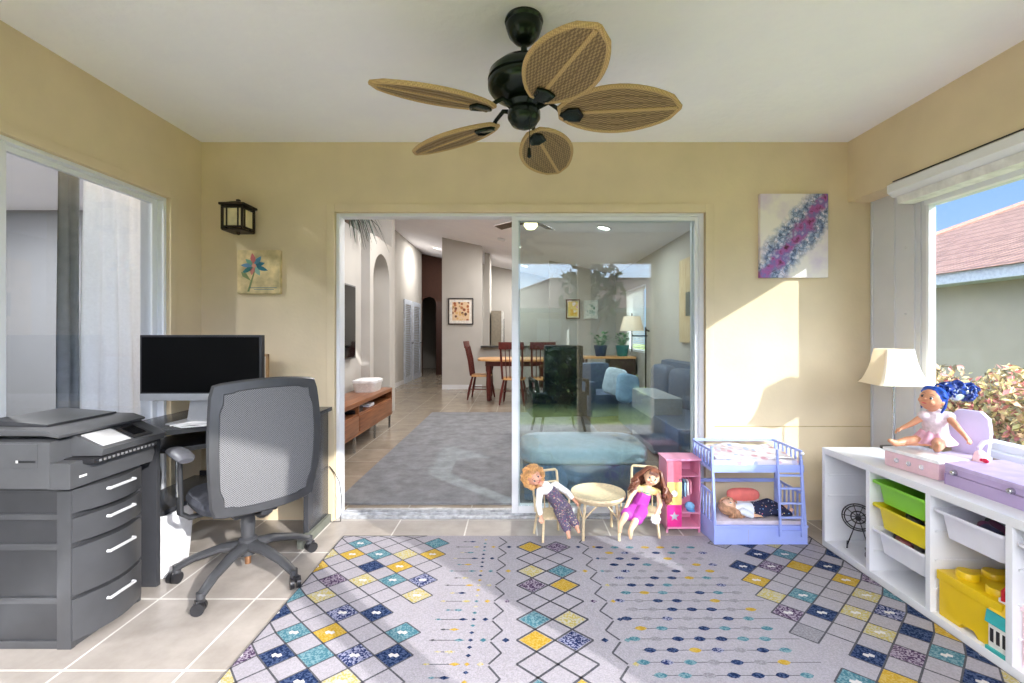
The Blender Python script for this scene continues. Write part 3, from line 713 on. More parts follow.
for off in (-.003, .003):
    for j in range(G+1):
        for i in range(G+1):
            p = bkz((-1+2*i/G)*.84, .5+(j/G-.5)*.87); p.y += off; V.append(p)
for q in (0, 1):
    for j in range(G):
        for i in range(G):
            a = q*(G+1)**2+j*(G+1)+i; Fs.append((a, a+1, a+G+2, a+G+1))
b._add(V, Fs); b.build('back_mesh', t.m, oc, recalc=False)
b = MB(); b.tube([(0, -.08, .36), (0, -.2, .36), (0, -.235, .38), (0, -.245, .425)], [.03, .03, .028, .02], 10, flat=.5); b.build('back_bracket', GD_, oc)
for s_ in (-1, 1):
    b = MB(); b.tube([(s_*.10, 0, .37), (s_*.25, 0, .37), (s_*.285, 0, .40), (s_*.29, 0, .66)], [.016, .018, .02, .018], 10, flat=.7)
    o = b.build('armrest', GD_, oc)
    MB().cyl((s_*.29, 0, .48), (s_*.29, 0, .655), .014, n=12).build('arm_post', CHROME, o)
    b = MB(); b.tube([(s_*.29, -.12, .665), (s_*.29, -.10, .675), (s_*.29, .0, .68), (s_*.285, .09, .675), (s_*.28, .125, .655)], [.028, .038, .042, .038, .026], 12, flat=.5); b.build('arm_pad', M((75, 76, 82), .45), o)

# ------------------------------------------------------------------ toy shelf unit
SX = 1.78; ey = lambda v: v*K
su = thing('shelf_unit', 'low white open toy shelf running under the right window', 'shelf unit', (SX, 0, 0))
Y = [3.05*K, 2.665*K, 2.275*K, 1.90*K, 1.52*K]; SD = .44; SH = .57
b = MB(); b.bb(0, SD, Y[4]-.01, Y[0]+.012, SH-.035, SH, .002); b.build('shelf_top', WHITE, su)
b = MB(); b.bb(0, SD, Y[4]-.01, Y[0]+.012, .0, .035, .002); b.build('bottom_board', WHITE, su)
b = MB(); b.bb(SD-.012, SD-.004, Y[4], Y[0], .035, SH-.035); b.build('back_board', WHITE, su)
for y in Y: MB().bb(.0, SD-.012, y-.012, y+.012, .035, SH-.035, .002).build('divider', WHITE, su)
for i in range(4):
    for z in (.14, .26, .385) if i else (.30, .42):
        for yy in (Y[i]-.02, Y[i+1]+.012): b.bb(.02, SD-.02, yy, yy+.008, z-.006, z) if False else MB().bb(.02, SD-.02, yy, yy+.008, z-.006, z).build('rail', WHITE, su)
def bin_(name, label, i, ztop, h, col, depth=.40, group=None, over=.012, filler=None):
    yc = (Y[i]+Y[i+1])/2; hw = (Y[i]-Y[i+1])/2-.019
    t = thing(name, label, 'storage bin', (SX+.215, yc, ztop-h), 0, group)
    b = MB(); m = M(col, .35, 0, .02, 10, name='bin_plastic'); d = .215
    bowl(b, [(d-.035, hw-.028, 0), (d-.022, hw-.016, h*.86), (d, hw, h*.9), (d, hw, h), (d-.006, hw-.006, h), (d-.026, hw-.020, h*.9), (d-.04, hw-.033, .005)], r=.02)
    b.build('tub', m, t); return t, yc, hw
BG = 'plastic bins hanging in the white toy shelf'
bin_('toy_bin', 'lime green plastic bin, topmost in its shelf bay', 1, .50, .105, (135, 205, 60), group=BG)
t_y = bin_('toy_bin', 'bright yellow shallow plastic bin under the lime green one', 1, .385, .115, (225, 205, 25), group=BG)
t_w = bin_('toy_bin', 'white plastic bin hanging under the yellow shallow one', 1, .262, .115, (228, 230, 236), group=BG)
t_b = bin_('toy_bin', 'white plastic bin above the yellow brick-shaped box', 2, .487, .115, (228, 228, 236), group=BG)
t_p = bin_('toy_bin', 'white plastic bin above the pale pink box at the frame edge', 3, .487, .115, (228, 228, 236), group=BG)
def toys(yc, z, seed, lab, names, cols, n=3):
    rn = random.Random(seed)
    for i in range(n):
        x = SX+.07+.085*i; y = yc+rn.uniform(-.045, .045); r = rn.uniform(.022, .03)
        b = MB(); b.caps((x-.01, y-.03, z+r), (x+.015, y+.03, z+r+.008), r, r*.7, 10); b.ball((x+.02, y+.045, z+r+.012), r*.75, 10, mi=1)
        tag(b.build('toy_figure', [M(cols[i % len(cols)], .5), M(cols[(i+1) % len(cols)], .5)]), lab[i], 'toy', names)
toys(t_b[1], .42, 1, ['dark navy toy nearest the front of the white bin above the yellow box', 'plum toy in the middle of the white bin above the yellow box', 'dark toy at the back of the white bin above the yellow box'], 'toys in the white bin above the yellow box', [(50, 50, 80), (110, 60, 90), (60, 60, 62)])
toys(t_w[1], .195, 2, ['dusty pink toy at the front of the low white bin', 'dark grey toy in the middle of the low white bin', 'brown toy at the back of the low white bin'], 'toys in the low white bin', [(150, 90, 100), (70, 70, 76), (120, 95, 80)])
toys(t_y[1], .325, 3, ['dark toy at the front of the yellow shallow bin', 'black toy in the middle of the yellow shallow bin'], 'toys in the yellow shallow bin', [(60, 55, 50), (35, 35, 38)], 2)
# yellow brick box
yc = Y[2]-.155; t = thing('brick_box', 'yellow brick-shaped storage box with round studs on its lid', 'storage box', (SX+.19, yc, .0355), 0)
YB = M((226, 190, 20), .35, 0, .02, 8, name='yellow_plastic')
hx, hy = .17, .125
b = MB(); P = [(-hy, 0), (-.035, 0), (-.028, .028), (.028, .028), (.035, 0), (hy, 0), (hy, .15), (-hy, .15)]
for q in (0,): b.prism(P, -hx, hx, 'x', .006)
b.build('box_body', YB, t)
b = MB(); b.bb(-hx-.006, hx+.006, -hy-.006, hy+.006, .15, .19, .008); o = b.build('lid', YB, t)
for i in range(3):
    for j in (-1, 1): MB().lathe([(.001, .19), (.037, .19), (.037, .212), (.033, .217), (.001, .217)], (-.112+i*.108, j*.06, 0), 24).build('stud', YB, o)
# toy house
t = thing('toy_house', 'small white and teal toy house with yellow roof and red handle', 'toy house', (SX+.06, Y[3]+.046, .0355))
b = MB(); b.bb(-.05, .05, -.035, .035, .012, .12, .002); b.build('walls', M((236, 232, 225), .4), t)
MB().bb(-.058, .058, -.042, .040, 0, .014, .002).build('base', M((60, 170, 165), .4), t)
b = MB(); b.prism([(-.06, .105), (.06, .105), (.052, .15), (-.052, .15)], -.042, .04, 'y', .002); b.build('roof_band', M((50, 165, 165), .4), t)
b = MB(); b.box((0, 0, .168), (.10, .075, .035), .002, top=(.7, .5)); b.build('roof', M((238, 200, 50), .4), t)
b = MB()
for y in (-.022, .0, .022): b.bb(-.0515, -.049, y-.006, y+.006, .035, .085)
for x in (-.03, 0, .03): b.bb(x-.006, x+.006, -.0365, -.034, .035, .085)
b.build('windows', BLACKM, t)
b = MB(); b.bb(-.03, .03, -.018, .018, .183, .205, .003, mi=1); b.tube([(-.03, 0, .20), (-.03, 0, .235), (-.01, 0, .252), (.015, 0, .25), (.03, 0, .235), (.03, 0, .20)], .007, 8); b.build('handle', [M((205, 30, 45), .4), M((235, 235, 240), .4)], t)
# pink box in the near bay
t = thing('pink_box', 'pale pink toy box in the shelf bay at the right frame edge', 'toy box', (SX+.17, (Y[3]+Y[4])/2+.03, .0355))
MB().bb(-.14, .14, -.12, .12, 0, .20, .008).build('box_body', M((232, 205, 212), .4), t)
MB().bb(-.143, .143, -.123, .123, .2, .225, .006).build('lid', M((240, 215, 222), .4), t)
b = MB(); b.cyl((-.142, .05, .13), (-.136, .05, .13), .006); b.cyl((-.142, .05, .08), (-.136, .05, .08), .006); b.build('button', BLACKM, t)
# wire wheel
t = thing('wire_wheel', 'round black wire wheel standing in the first shelf bay', 'wheel', (SX+.13, 2.53, .0355), R(53))
b = MB(); cc = Vector((0, 0, .168)); r = .074
for rr_ in (r, r*.86, r*.45): b.tube([cc+Vector((.0, rr_*math.cos(2*PI*i/28), rr_*math.sin(2*PI*i/28))) for i in range(28)], .0035, 6, loop=True)
b.build('rings', BLACKM, t)
for i in range(10): MB().cyl(cc, cc+Vector((0, r*math.cos(2*PI*i/10), r*math.sin(2*PI*i/10))), .0022, n=6).build('spoke', BLACKM, t)
MB().cyl(cc-Vector((.02, 0, 0)), cc+Vector((.02, 0, 0)), .014).build('hub', BLACKM, t)
b = MB(); b.tube([(0, -.05, .0), (0, 0, .168), (0, .05, .0)], .004, 6); b.tube([(-.05, -.05, .004), (.05, -.05, .004)], .004, 6); b.tube([(-.05, .05, .004), (.05, .05, .004)], .004, 6); b.build('stand', BLACKM, t)
b = MB(); rn = random.Random(5)
for i in range(3):
    c0 = Vector((SX+.10, Y[1]+.07, .0355+.02+.018*i)); b.tube([c0+Vector((.045*math.cos(a+i), .04*math.sin(a+i), .006*math.sin(3*a))) for a in [k*PI/6 for k in range(12)]], .006, 6, loop=True)
tag(b.build('cable_coil', BLACKM), 'black coiled cable beside the wire wheel in the first bay', 'cable')

# ------------------------------------------------------------------ table lamp
t = thing('table_lamp', 'slim table lamp with a white flared shade at the far end of the shelf', 'lamp', (2.165, 2.60, SH))
MB().lathe([(.001, 0), (.062, 0), (.062, .008), (.03, .016), (.001, .018)], n=28).build('lamp_base', M((40, 38, 40), .3, .5), t)
MB().cyl((0, 0, .015), (0, 0, .52), .0055).build('pole', CHROME, t)
b = MB()
pr_ = [(.174, .372), (.154, .39), (.138, .42), (.121, .46), (.109, .50), (.094, .575)]
def sq(w, z):
    P = []
    for i in range(4):
        for da in (-3, 3): a = R(213+90*i+da); P.append(Vector((w*math.cos(a), w*math.sin(a), z)))
    return P
b.rings([sq(w, z) for w, z in pr_]+[sq(w-.003, z) for w, z in reversed(pr_)], cap=False, loop=True)
t2 = NT('shade_fabric'); t2.set(.8, spec=.1); t2.col((250, 246, 236)); t2.n.remove(t2.b)
df = t2.node('ShaderNodeBsdfDiffuse'); df.inputs[0].default_value = (*lin((250, 244, 232)), 1); tl = t2.node('ShaderNodeBsdfTranslucent'); tl.inputs[0].default_value = (*lin((252, 240, 220)), 1)
mx = t2.node('ShaderNodeMixShader'); mx.inputs[0].default_value = .45; t2.link(df.outputs[0], mx.inputs[1]); t2.link(tl.outputs[0], mx.inputs[2]); t2.link(mx.outputs[0], t2.out.inputs[0])
SHADE = t2.m
b.build('lamp_shade', SHADE, t, smooth=20)
b = MB(); b.ball((0, 0, .50), (.03, .03, .04), 12); b.cyl((0, 0, .44), (0, 0, .47), .014); b.build('bulb', M((250, 248, 240), .3), t)

# lilac case
LIL = M((180, 160, 200), .45, 0, .02, 8, name='lilac'); LILD = M((168, 146, 188), .5, name='lilac_dark')
t = thing('lilac_case', 'lilac doll trunk case with silver corner knobs on the shelf top', 'case', (1.885, 1.70, SH))
MB().bb(0, .26, -.30, .293, 0, .050, .003).build('case_drawer', LIL, t)
MB().bb(.001, .26, -.299, .292, .052, .078, .002).build('case_body', LIL, t)
MB().box((.13, -.003, .092), (.26, .593, .018), .003, rot=Euler((0, R(-2.5), 0))).build('lid', M((190, 172, 210), .45), t)
b = MB()
for y in (-.20, 0.245):
    b.cyl((-.012, y, .062), (.0, y, .062), .011, .013); b.ball((-.014, y, .062), (.006, .010, .010), 10)
for y in (.02,): b.cyl((-.012, y, .062), (.0, y, .062), .011, .013); b.ball((-.014, y, .062), (.006, .010, .010), 10)
b.build('knobs', CHROME, t)
for y in (-.29, .29): MB().bb(-.0015, .0, y-.002, y+.002, .0, .05).build('seam', LILD, t)

# ------------------------------------------------------------------ dolls
def remesh(o, vox, it=3):
    m = o.modifiers.new('Remesh', 'REMESH'); m.mode = 'VOXEL'; m.voxel_size = vox; m.use_smooth_shade = True
    if it:
        s_ = o.modifiers.new('Smooth', 'SMOOTH'); s_.iterations = it; s_.factor = .5
SKIN = lambda c: M(c, .45, 0, .015, 20, name='doll_skin')
def basis(f, u):
    f = Vector(f).normalized(); u = Vector(u); u = (u-f*u.dot(f)).normalized(); r = f.cross(u)
    return Matrix((r, f, u)).transposed()
def hand(b, wrist, d, palm_n, s=1.0):
    "palm with five bent fingers; d pointing direction"
    Bm = basis(d, palm_n); w = Vector(wrist)
    P = lambda x, y, z: w+Bm @ Vector((x*s, y*s, z*s))
    b.caps(P(-.004, .004, 0), P(-.005, .017, 0), .0062*s, .0066*s, 8); b.caps(P(.004, .004, 0), P(.005, .017, 0), .0062*s, .0066*s, 8)
    for x, l in ((-.0095, .015), (-.0035, .018), (.003, .0175), (.009, .013)):
        b.tube([P(x*.8, .017, 0), P(x, .017+l*.5, -.001), P(x*1.05, .017+l*.85, -.006), P(x*1.05, .017+l, -.010)], [.0031*s, .003*s, .0028*s, .0018*s], 7)
    b.tube([P(-.008, .006, 0), P(-.015, .014, -.002), P(-.016, .022, -.006)], [.0035*s, .0032*s, .0022*s], 7)
def doll(name, label, J, skin, hr=.047, girth=1.0, fdir=(0, -1, 0), up=(0, 0, 1), eye=(40, 50, 60), foot=(0, -1, -.2), cat='doll', handscale=1.0, vox=.0024):
    t = thing(name, label, cat, J['pelvis']); S = SKIN(skin); g = girth
    b = MB(); Bh = basis(fdir, up); H = Vector(J['head'])
    h = lambda x, y, z: H+Bh @ Vector((x*hr, y*hr, z*hr))
    b.ball(H, (hr*.92, hr*.96, hr*1.08), 22, rot=Bh); b.ball(h(0, .22, -.42), (hr*.66, hr*.66, hr*.55), 18, rot=Bh)
    for s_ in (-1, 1):
        b.ball(h(s_*.42, .66, -.36), hr*.26, 12); b.ball(h(s_*.93, -.02, -.12), (hr*.09, hr*.16, hr*.22), 10, rot=Bh)
    b.ball(h(0, .99, -.22), (hr*.11, hr*.12, hr*.12), 10, rot=Bh); b.ball(h(0, .82, -.58), (hr*.2, hr*.09, hr*.06), 10, rot=Bh)
    nk = Vector(J['neck']); ch = Vector(J['chest']); pv = Vector(J['pelvis'])
    b.caps(h(0, 0, -.6), nk, .017*g, .018*g); b.caps(nk, ch, .026*g, .037*g); b.caps(ch, pv, .038*g, .040*g)
    for s_ in 'LR':
        sh, el, wr = (Vector(J[k+s_]) for k in ('sh', 'el', 'wr'))
        b.caps(nk*.5+ch*.5, sh, .024*g, .017*g); b.caps(sh, el, .0165*g, .0125*g); b.caps(el, wr, .0125*g, .0088*g)
        d = (wr-el).normalized(); hand(b, wr, d, Vector(J.get('palm', (0, 0, 1))) if abs(d.z) < .9 else Vector((0, 1, .1)), handscale)
        hp, kn, an = (Vector(J[k+s_]) for k in ('hip', 'kn', 'an'))
        b.caps(hp, kn, .028*g, .021*g); b.caps(kn, an, .021*g, .0135*g)
        fd = Vector(J.get('foot'+s_, foot)).normalized(); b.caps(an, an+fd*.012, .014*g, .013*g); b.caps(an+fd*.010+Vector((0, 0, -.004)), an+fd*.042+Vector((0, 0, -.008)), .013*g, .0095*g)
    o = b.build('body', S, t, world=True); remesh(o, vox, 2)
    for s_ in (-1, 1):
        b = MB(); b.ball(h(s_*.35, .83, .0), (hr*.13, hr*.09, hr*.12), 12, rot=Bh, mi=0); b.ball(h(s_*.35, .90, .0), (hr*.10, hr*.055, hr*.11), 10, rot=Bh, mi=1)
        b.tube([h(s_*.50, .80, .10), h(s_*.36, .90, .17), h(s_*.20, .90, .10)], hr*.018, 5, mi=1); b.tube([h(s_*.52, .80, .30), h(s_*.36, .87, .37), h(s_*.18, .90, .31)], hr*.02, 5, mi=2)
        b.build('eye', [M((245, 245, 245), .2, 0, 0), M(eye, .15, 0, 0), M((110, 75, 50), .6, 0, 0)], t, world=True)
    b = MB(); b.tube([h(-.2, .885, -.56), h(-.08, .935, -.585), h(.08, .935, -.585), h(.2, .885, -.56)], [hr*.03, hr*.055, hr*.055, hr*.03], 8); b.build('mouth', M((200, 80, 85), .4), t, world=True)
    return t, h, Bh
def cloth(t, name, mat, segs, vox=.003, label=None):
    b = MB()
    for p, q, r0, r1 in segs: b.caps(p, q, r0, r1, 14)
    o = b.build(name, mat, t, world=True); remesh(o, vox, 2)
    if label: o['label'] = label
    return o
def pix(d): return {k: (W(*v) if len(v) == 3 and not k.startswith(('palm', 'foot')) else v) for k, v in d.items()}
def floral(base, cols, scale, nm):
    t = NT(nm); t.set(.85); v = t.node('ShaderNodeTexVoronoi'); v.inputs['Scale'].default_value = scale; t.link(t.tc.outputs['Object'], v.inputs[0])
    sp = t.node('ShaderNodeSeparateColor'); t.link(v.outputs['Color'], sp.inputs[0]); f = t.ramp(sp.outputs[0], [(i/len(cols), c) for i, c in enumerate(cols)])
    k = t.ramp(v.outputs['Distance'], [(.38, (0, 0, 0)), (.5, (255, 255, 255))]); t.col(t.mix(k, f, base)); return t.m

# wicker doll chairs and table
RAT = M((214, 194, 158), .55, 0, .06, 60, .25, 160, name='pale_rattan')
def doll_chair(label, loc, rz, top=.375):
    t = thing('doll_chair', label, 'doll chair', loc, rz, 'pale rattan doll chairs at the doll table')
    b = MB(); b.prism([(.085*math.cos(a), -.005+.075*math.sin(a)) for a in [i*PI/10 for i in range(20)]], .135, .15, 'z', .004)
    b.tube([(.088*math.cos(a), -.005+.078*math.sin(a), .143) for a in [i*PI/12 for i in range(24)]], .007, 8, loop=True); b.build('seat', RAT, t)
    for sx_ in (-1, 1):
        for sy_ in (-1, 1): MB().tube([(sx_*.066, sy_*.055, .14), (sx_*.082, sy_*.075, .0)], [.008, .0075], 8).build('leg', RAT, t)
    b = MB(); b.tube([(-.078, .055, .14), (-.082, .08, .26), (-.078, .095, top-.01), (-.07, .098, top), (.07, .098, top), (.078, .095, top-.01), (.082, .08, .26), (.078, .055, .14)], .0075, 8)
    b.tube([(-.08, .088, top-.07), (.08, .088, top-.07)], .006, 8)
    for x in (-.045, -.015, .015, .045): b.tube([(x, .06, .15), (x, .088, top-.07)], .004, 6)
    b.build('backrest', RAT, t)
    for s_ in (-1, 1): MB().tube([(s_*.08, .085, .24), (s_*.10, .02, .245), (s_*.10, -.05, .235), (s_*.085, -.07, .20), (s_*.075, -.06, .14)], .007, 8).build('armrest', RAT, t)
    return t
c1 = doll_chair('pale rattan doll chair holding the blonde curly-haired doll', (.205, 2.74, .001), R(18))
c2 = doll_chair('pale rattan doll chair holding the brown-haired doll in magenta', (.79, 2.79, .001), R(-14), .385)
t = thing('doll_table', 'round pale rattan doll table standing between two dolls', 'doll table', (.497, 2.775, .001))
b = MB(); b.lathe([(.001, .225), (.15, .225), (.16, .235), (.168, .25), (.165, .262), (.158, .258), (.15, .253), (.001, .253)], n=40); b.build('tabletop', RAT, t)
for i in range(4):
    a = R(45+90*i); c, s_ = math.cos(a), math.sin(a); b = MB()
    b.tube([(c*.13, s_*.13, .23), (c*.148, s_*.148, .10), (c*.15, s_*.15, 0)], .0085, 8); lg = b.build('leg', RAT, t)
    b = MB(); a2 = a+PI/4; b.tube([(c*.146, s_*.146, .13), (math.cos(a+.35)*.14, math.sin(a+.35)*.14, .19), (math.cos(a+.6)*.14, math.sin(a+.6)*.14, .228)], .005, 6)
    b.tube([(c*.146, s_*.146, .13), (math.cos(a-.35)*.14, math.sin(a-.35)*.14, .19), (math.cos(a-.6)*.14, math.sin(a-.6)*.14, .228)], .005, 6); b.build('brace', RAT, lg)

# blonde doll
J = pix(dict(head=(535, 477, 2.66), neck=(545.5, 486, 2.67), chest=(552, 494, 2.68), pelvis=(562.5, 508, 2.69), shL=(540, 491, 2.63), elL=(538.5, 505, 2.60), wrL=(541, 517, 2.585), shR=(556, 485, 2.73), elR=(567, 492, 2.735), wrR=(575, 501, 2.70),
             hipL=(559, 510, 2.66), knL=(563, 520, 2.58), anL=(567.5, 530, 2.55), hipR=(566, 508, 2.70), knR=(570, 516, 2.61), anR=(576, 525, 2.57)))
J['footL'] = (.1, -.9, -.35); J['footR'] = (.25, -.9, -.3); J['head'] = W(533, 477, 2.66)
dl, h, Bh = doll('doll', 'blonde curly-haired doll in flowery overalls slumped on a rattan chair', J, (222, 165, 138), fdir=(.45, -.88, .02), up=(-.72, -.1, .75))
WS = M((240, 236, 230), .8, 0, .03, 40, name='white_cotton')
FL = floral((92, 84, 108), [(185, 90, 100), (80, 90, 130), (210, 190, 160), (120, 80, 110), (70, 80, 85)], 130, 'floral_cotton')
cloth(dl, 'white_shirt', WS, [(J['neck'], J['chest'], .029, .040), (J['shL'], J['elL'], .021, .018), (J['elL'], J['elL']*.35+J['wrL']*.65, .018, .016), (J['neck']*.5+J['chest']*.5, J['shL'], .028, .022), (J['neck']*.5+J['chest']*.5, J['shR'], .028, .022), (J['shR'], J['elR'], .021, .018), (J['elR'], J['wrR']*.6+J['elR']*.4, .018, .015)])
cloth(dl, 'overalls', FL, [(J['chest']*.8+J['neck']*.2, J['pelvis'], .042, .047), (J['hipL'], J['knL'], .034, .028), (J['knL'], J['anL']*.85+J['knL']*.15, .028, .025), (J['hipR'], J['knR'], .034, .028), (J['knR'], J['anR']*.85+J['knR']*.15, .028, .025)])
rn = random.Random(11); b = MB()
HB = M((222, 168, 112), .6, 0, .2, 40, name='blonde_hair')
b.ball(h(0, -.25, .15), (.047, .045, .05), 16, rot=Bh)
for i in range(230):
    th = rn.uniform(0, 2*PI); zz = rn.uniform(-.75, 1.05); yy = -abs(rn.gauss(0, .6))+.35 if zz < .45 else rn.uniform(-.9, .75)
    d = Vector((math.cos(th), yy, zz)); d.x *= 1.0; d.normalize()
    if d.y > .42 and d.z < .62: continue
    c0 = h(*(d*rn.uniform(1.1, 1.42))); r = rn.uniform(.007, .012); ax = Vector((rn.gauss(0, 1), rn.gauss(0, 1), rn.gauss(0, 1))).normalized(); u = ax.orthogonal().normalized(); w = ax.cross(u)
    b.tube([c0+(u*math.cos(a)+w*math.sin(a))*r+ax*(a-5)*.0016 for a in [k*.85 for k in range(12)]], [.0028]*11+[.001], 5)
b.build('hair', HB, dl, world=True)
# brown-haired doll
J = pix(dict(head=(652, 477, 2.70), neck=(647.5, 487, 2.715), chest=(644, 494, 2.72), pelvis=(638.5, 508.5, 2.725), shL=(636.5, 488, 2.71), elL=(630, 498, 2.66), wrL=(625.5, 508, 2.62), shR=(658, 492, 2.71), elR=(660.5, 505, 2.66), wrR=(655, 517, 2.62),
             hipL=(633.5, 510, 2.70), knL=(626, 515, 2.58), anL=(620.5, 525, 2.55), hipR=(641.5, 511, 2.68), knR=(636, 520, 2.56), anR=(630, 531, 2.545)))
J['footL'] = (-.25, -.9, -.3); J['footR'] = (-.15, -.9, -.3)
dl, h, Bh = doll('doll', 'brown-haired doll in a magenta romper sitting by the pink wardrobe', J, (238, 196, 160), fdir=(-.22, -.97, .05), up=(.33, -.05, .95))
MG = M((176, 60, 168), .6, 0, .06, 30, name='magenta_satin'); YW = M((240, 214, 140), .7, 0, .03, 30, name='yellow_cotton')
cloth(dl, 'yellow_top', YW, [(J['neck']*.7+J['chest']*.3, J['chest'], .034, .041), (J['neck']*.6+J['chest']*.4, J['shR'], .028, .020), (J['neck']*.6+J['chest']*.4, J['shL'], .028, .020)])
cloth(dl, 'romper', MG, [(J['chest']*.95+J['pelvis']*.05, J['pelvis'], .043, .048), (J['hipL'], J['knL']*.85+J['hipL']*.15, .038, .036), (J['hipR'], J['knR']*.85+J['hipR']*.15, .038, .036)])
b = MB(); b.tube([J['chest']+Vector((-.03, -.03, .03)), J['chest']+Vector((0, -.048, .022)), J['chest']+Vector((.035, -.03, .01))], .003, 6); b.build('trim_ribbon', M((90, 150, 150), .6), dl, world=True)
rn = random.Random(4); b = MB(); BH = M((112, 66, 48), .45, 0, .22, 50, name='brown_hair')
b.ball(h(0, -.28, .2), (.048, .045, .048), 16, rot=Bh)
def longhair(b, h, n, length, spread, rn, wave=.006, gz=Vector((0, 0, -1)), r=.0042, side=1.0):
    for i in range(n):
        th = rn.uniform(-PI, PI); az = th; px_, py_ = math.sin(az), -math.cos(az)
        if py_ > .35 and abs(px_) < .85: continue
        root = h(px_*.5, py_*.5-.1, 1.08); mid = h(px_*1.08*(1+.1*spread*(spread > 1.2)), py_*1.02-.1, .4); low = h(px_*1.25*spread, py_*1.1-.15, -.5)
        L = length*rn.uniform(.6, 1.0); out = (mid-h(0, 0, .35)); out.z = 0
        pts = [root, h(px_*.95, py_*.85-.1, .92), mid, low]; p = low.copy()
        ph = rn.uniform(0, 6)
        for k in range(6):
            p = p+gz*(L/6)+out*.06*spread; pts.append(p+Vector((math.sin(ph+k*1.6), math.cos(ph+k*1.3), 0))*wave*(1+k*.3))
        b.tube(pts, [r, r*1.4, r*1.5, r*1.5]+[r*1.3]*5+[r*.3], 6)
longhair(b, h, 190, .11, 1.5, rn, .012)
for i in range(10):
    x = -.55+i*.12; b.tube([h(x*.6, .3, 1.04), h(x*.9, .78, .74), h(x*1.05, .92, .42)], [.005, .0055, .002], 6)
b.build('hair', BH, dl, world=True)
# lilac bow on the arm of the chair
b = MB(); c0 = W(655.5, 519, 2.60)
for a in range(8): b.ball(c0+Vector((.02*math.cos(a*PI/4), -.004, .02*math.sin(a*PI/4))), (.010, .006, .010), 8)
b.ball(c0, .009, 8)
o = b.build('bow', M((226, 222, 226), .7), dl, world=True)

# ------------------------------------------------------------------ pink doll wardrobe
PK = M((226, 150, 180), .45, 0, .02, 8, name='pink_paint'); PKD = M((212, 118, 156), .5, name='pink_inner')
x0, x1, yf, yb, zt_ = .925, 1.135, 2.795, 2.95, .457
t = thing('doll_wardrobe', 'pink doll wardrobe with open right side beside the bunk bed', 'doll wardrobe', (x0, yf, 0))
w, dp = x1-x0, yb-yf; xm = .092
b = MB(); b.bb(0, .006, 0, dp, .02, zt_-.012, .001); b.bb(w-.006, w, 0, dp, .02, zt_-.012, .001); b.bb(xm-.003, xm+.003, .004, dp, .03, zt_-.012); b.bb(0, w, dp-.005, dp, .02, zt_); b.bb(-.006, w+.006, -.006, dp, zt_-.012, zt_, .002); b.bb(0, w, 0, dp, .025, .037, .001)
b.build('carcass', PK, t)
for x in (.006, w-.006):
    for y in (.01, dp-.012): MB().bb(x-.006, x+.006, y-.006, y+.006, 0, .026).build('foot', PK, t)
for z in (.345, .118): MB().bb(xm, w-.006, .004, dp-.004, z, z+.006).build('shelf', PK, t)
b = MB(); b.bb(.003, xm-.001, -.006, -.001, .315, zt_-.014, mi=0); b.bb(.003, xm-.001, -.006, -.001, .175, .3145, mi=1); b.bb(.003, xm-.001, -.006, -.001, .04, .1745, mi=2)
dr = b.build('door', [M((242, 128, 150), .4), M((245, 218, 130), .4), M((222, 50, 140), .4)], t)
b = MB(); st = []
for i in range(10): a = PI/2+i*PI/5; r = .030 if i % 2 == 0 else .013; st.append((xm/2+r*math.cos(a), .105+r*math.sin(a)))
b.prism(st, -.009, -.006, 'y'); b.build('star', M((185, 190, 198), .3, .4), dr)
MB().ball((xm/2, -.008, .245), (.020, .003, .020), 14).build('flower_badge', M((225, 230, 225), .5), dr)
MB().ball((xm-.012, -.010, .33), .006, 10).build('knob', CHROME, dr)
MB().cyl((xm, .07, .328), (w-.006, .07, .328), .003).build('hanging_rail', CHROME, t)
cc_ = [(70, 80, 110), (150, 190, 215), (240, 235, 235), (235, 160, 180)]
lb = ['navy doll dress hanging at the left in the pink wardrobe', 'pale blue doll dress hanging in the pink wardrobe', 'white doll top hanging in the pink wardrobe', 'pink doll top hanging at the right in the pink wardrobe']
for i in range(4):
    tt = thing('doll_dress', lb[i], 'doll clothes', (x0+xm+.02+i*.018, yf+.07, .20), 0, 'doll clothes hanging in the pink wardrobe')
    b = MB(); b.prism([(-.035, .0+.01*i), (.035, .0+.01*i), (.026, .07), (.034, .10), (.01, .112), (-.01, .112), (-.034, .10), (-.026, .07)], -.005, .005, 'x', .002); b.build('dress', M(cc_[i], .8), tt)
    MB().tube([(0, -.01, .11), (0, 0, .125), (0, .004, .131)], .0012, 5).build('hanger', CHROME, tt)
t = thing('doll_hat', 'round light blue doll hat on the lower shelf of the pink wardrobe', 'doll hat', (x0+.16, yf+.045, .1245))
MB().ball((0, 0, .026), (.03, .03, .026), 18).build('crown', M((120, 175, 215), .7, 0, .08, 60), t)
MB().prism([(.026*math.cos(a), -.012+.034*math.sin(a)) for a in [PI+k*PI/8 for k in range(9)]], .004, .009, 'z').build('brim', M((95, 150, 200), .7), t)

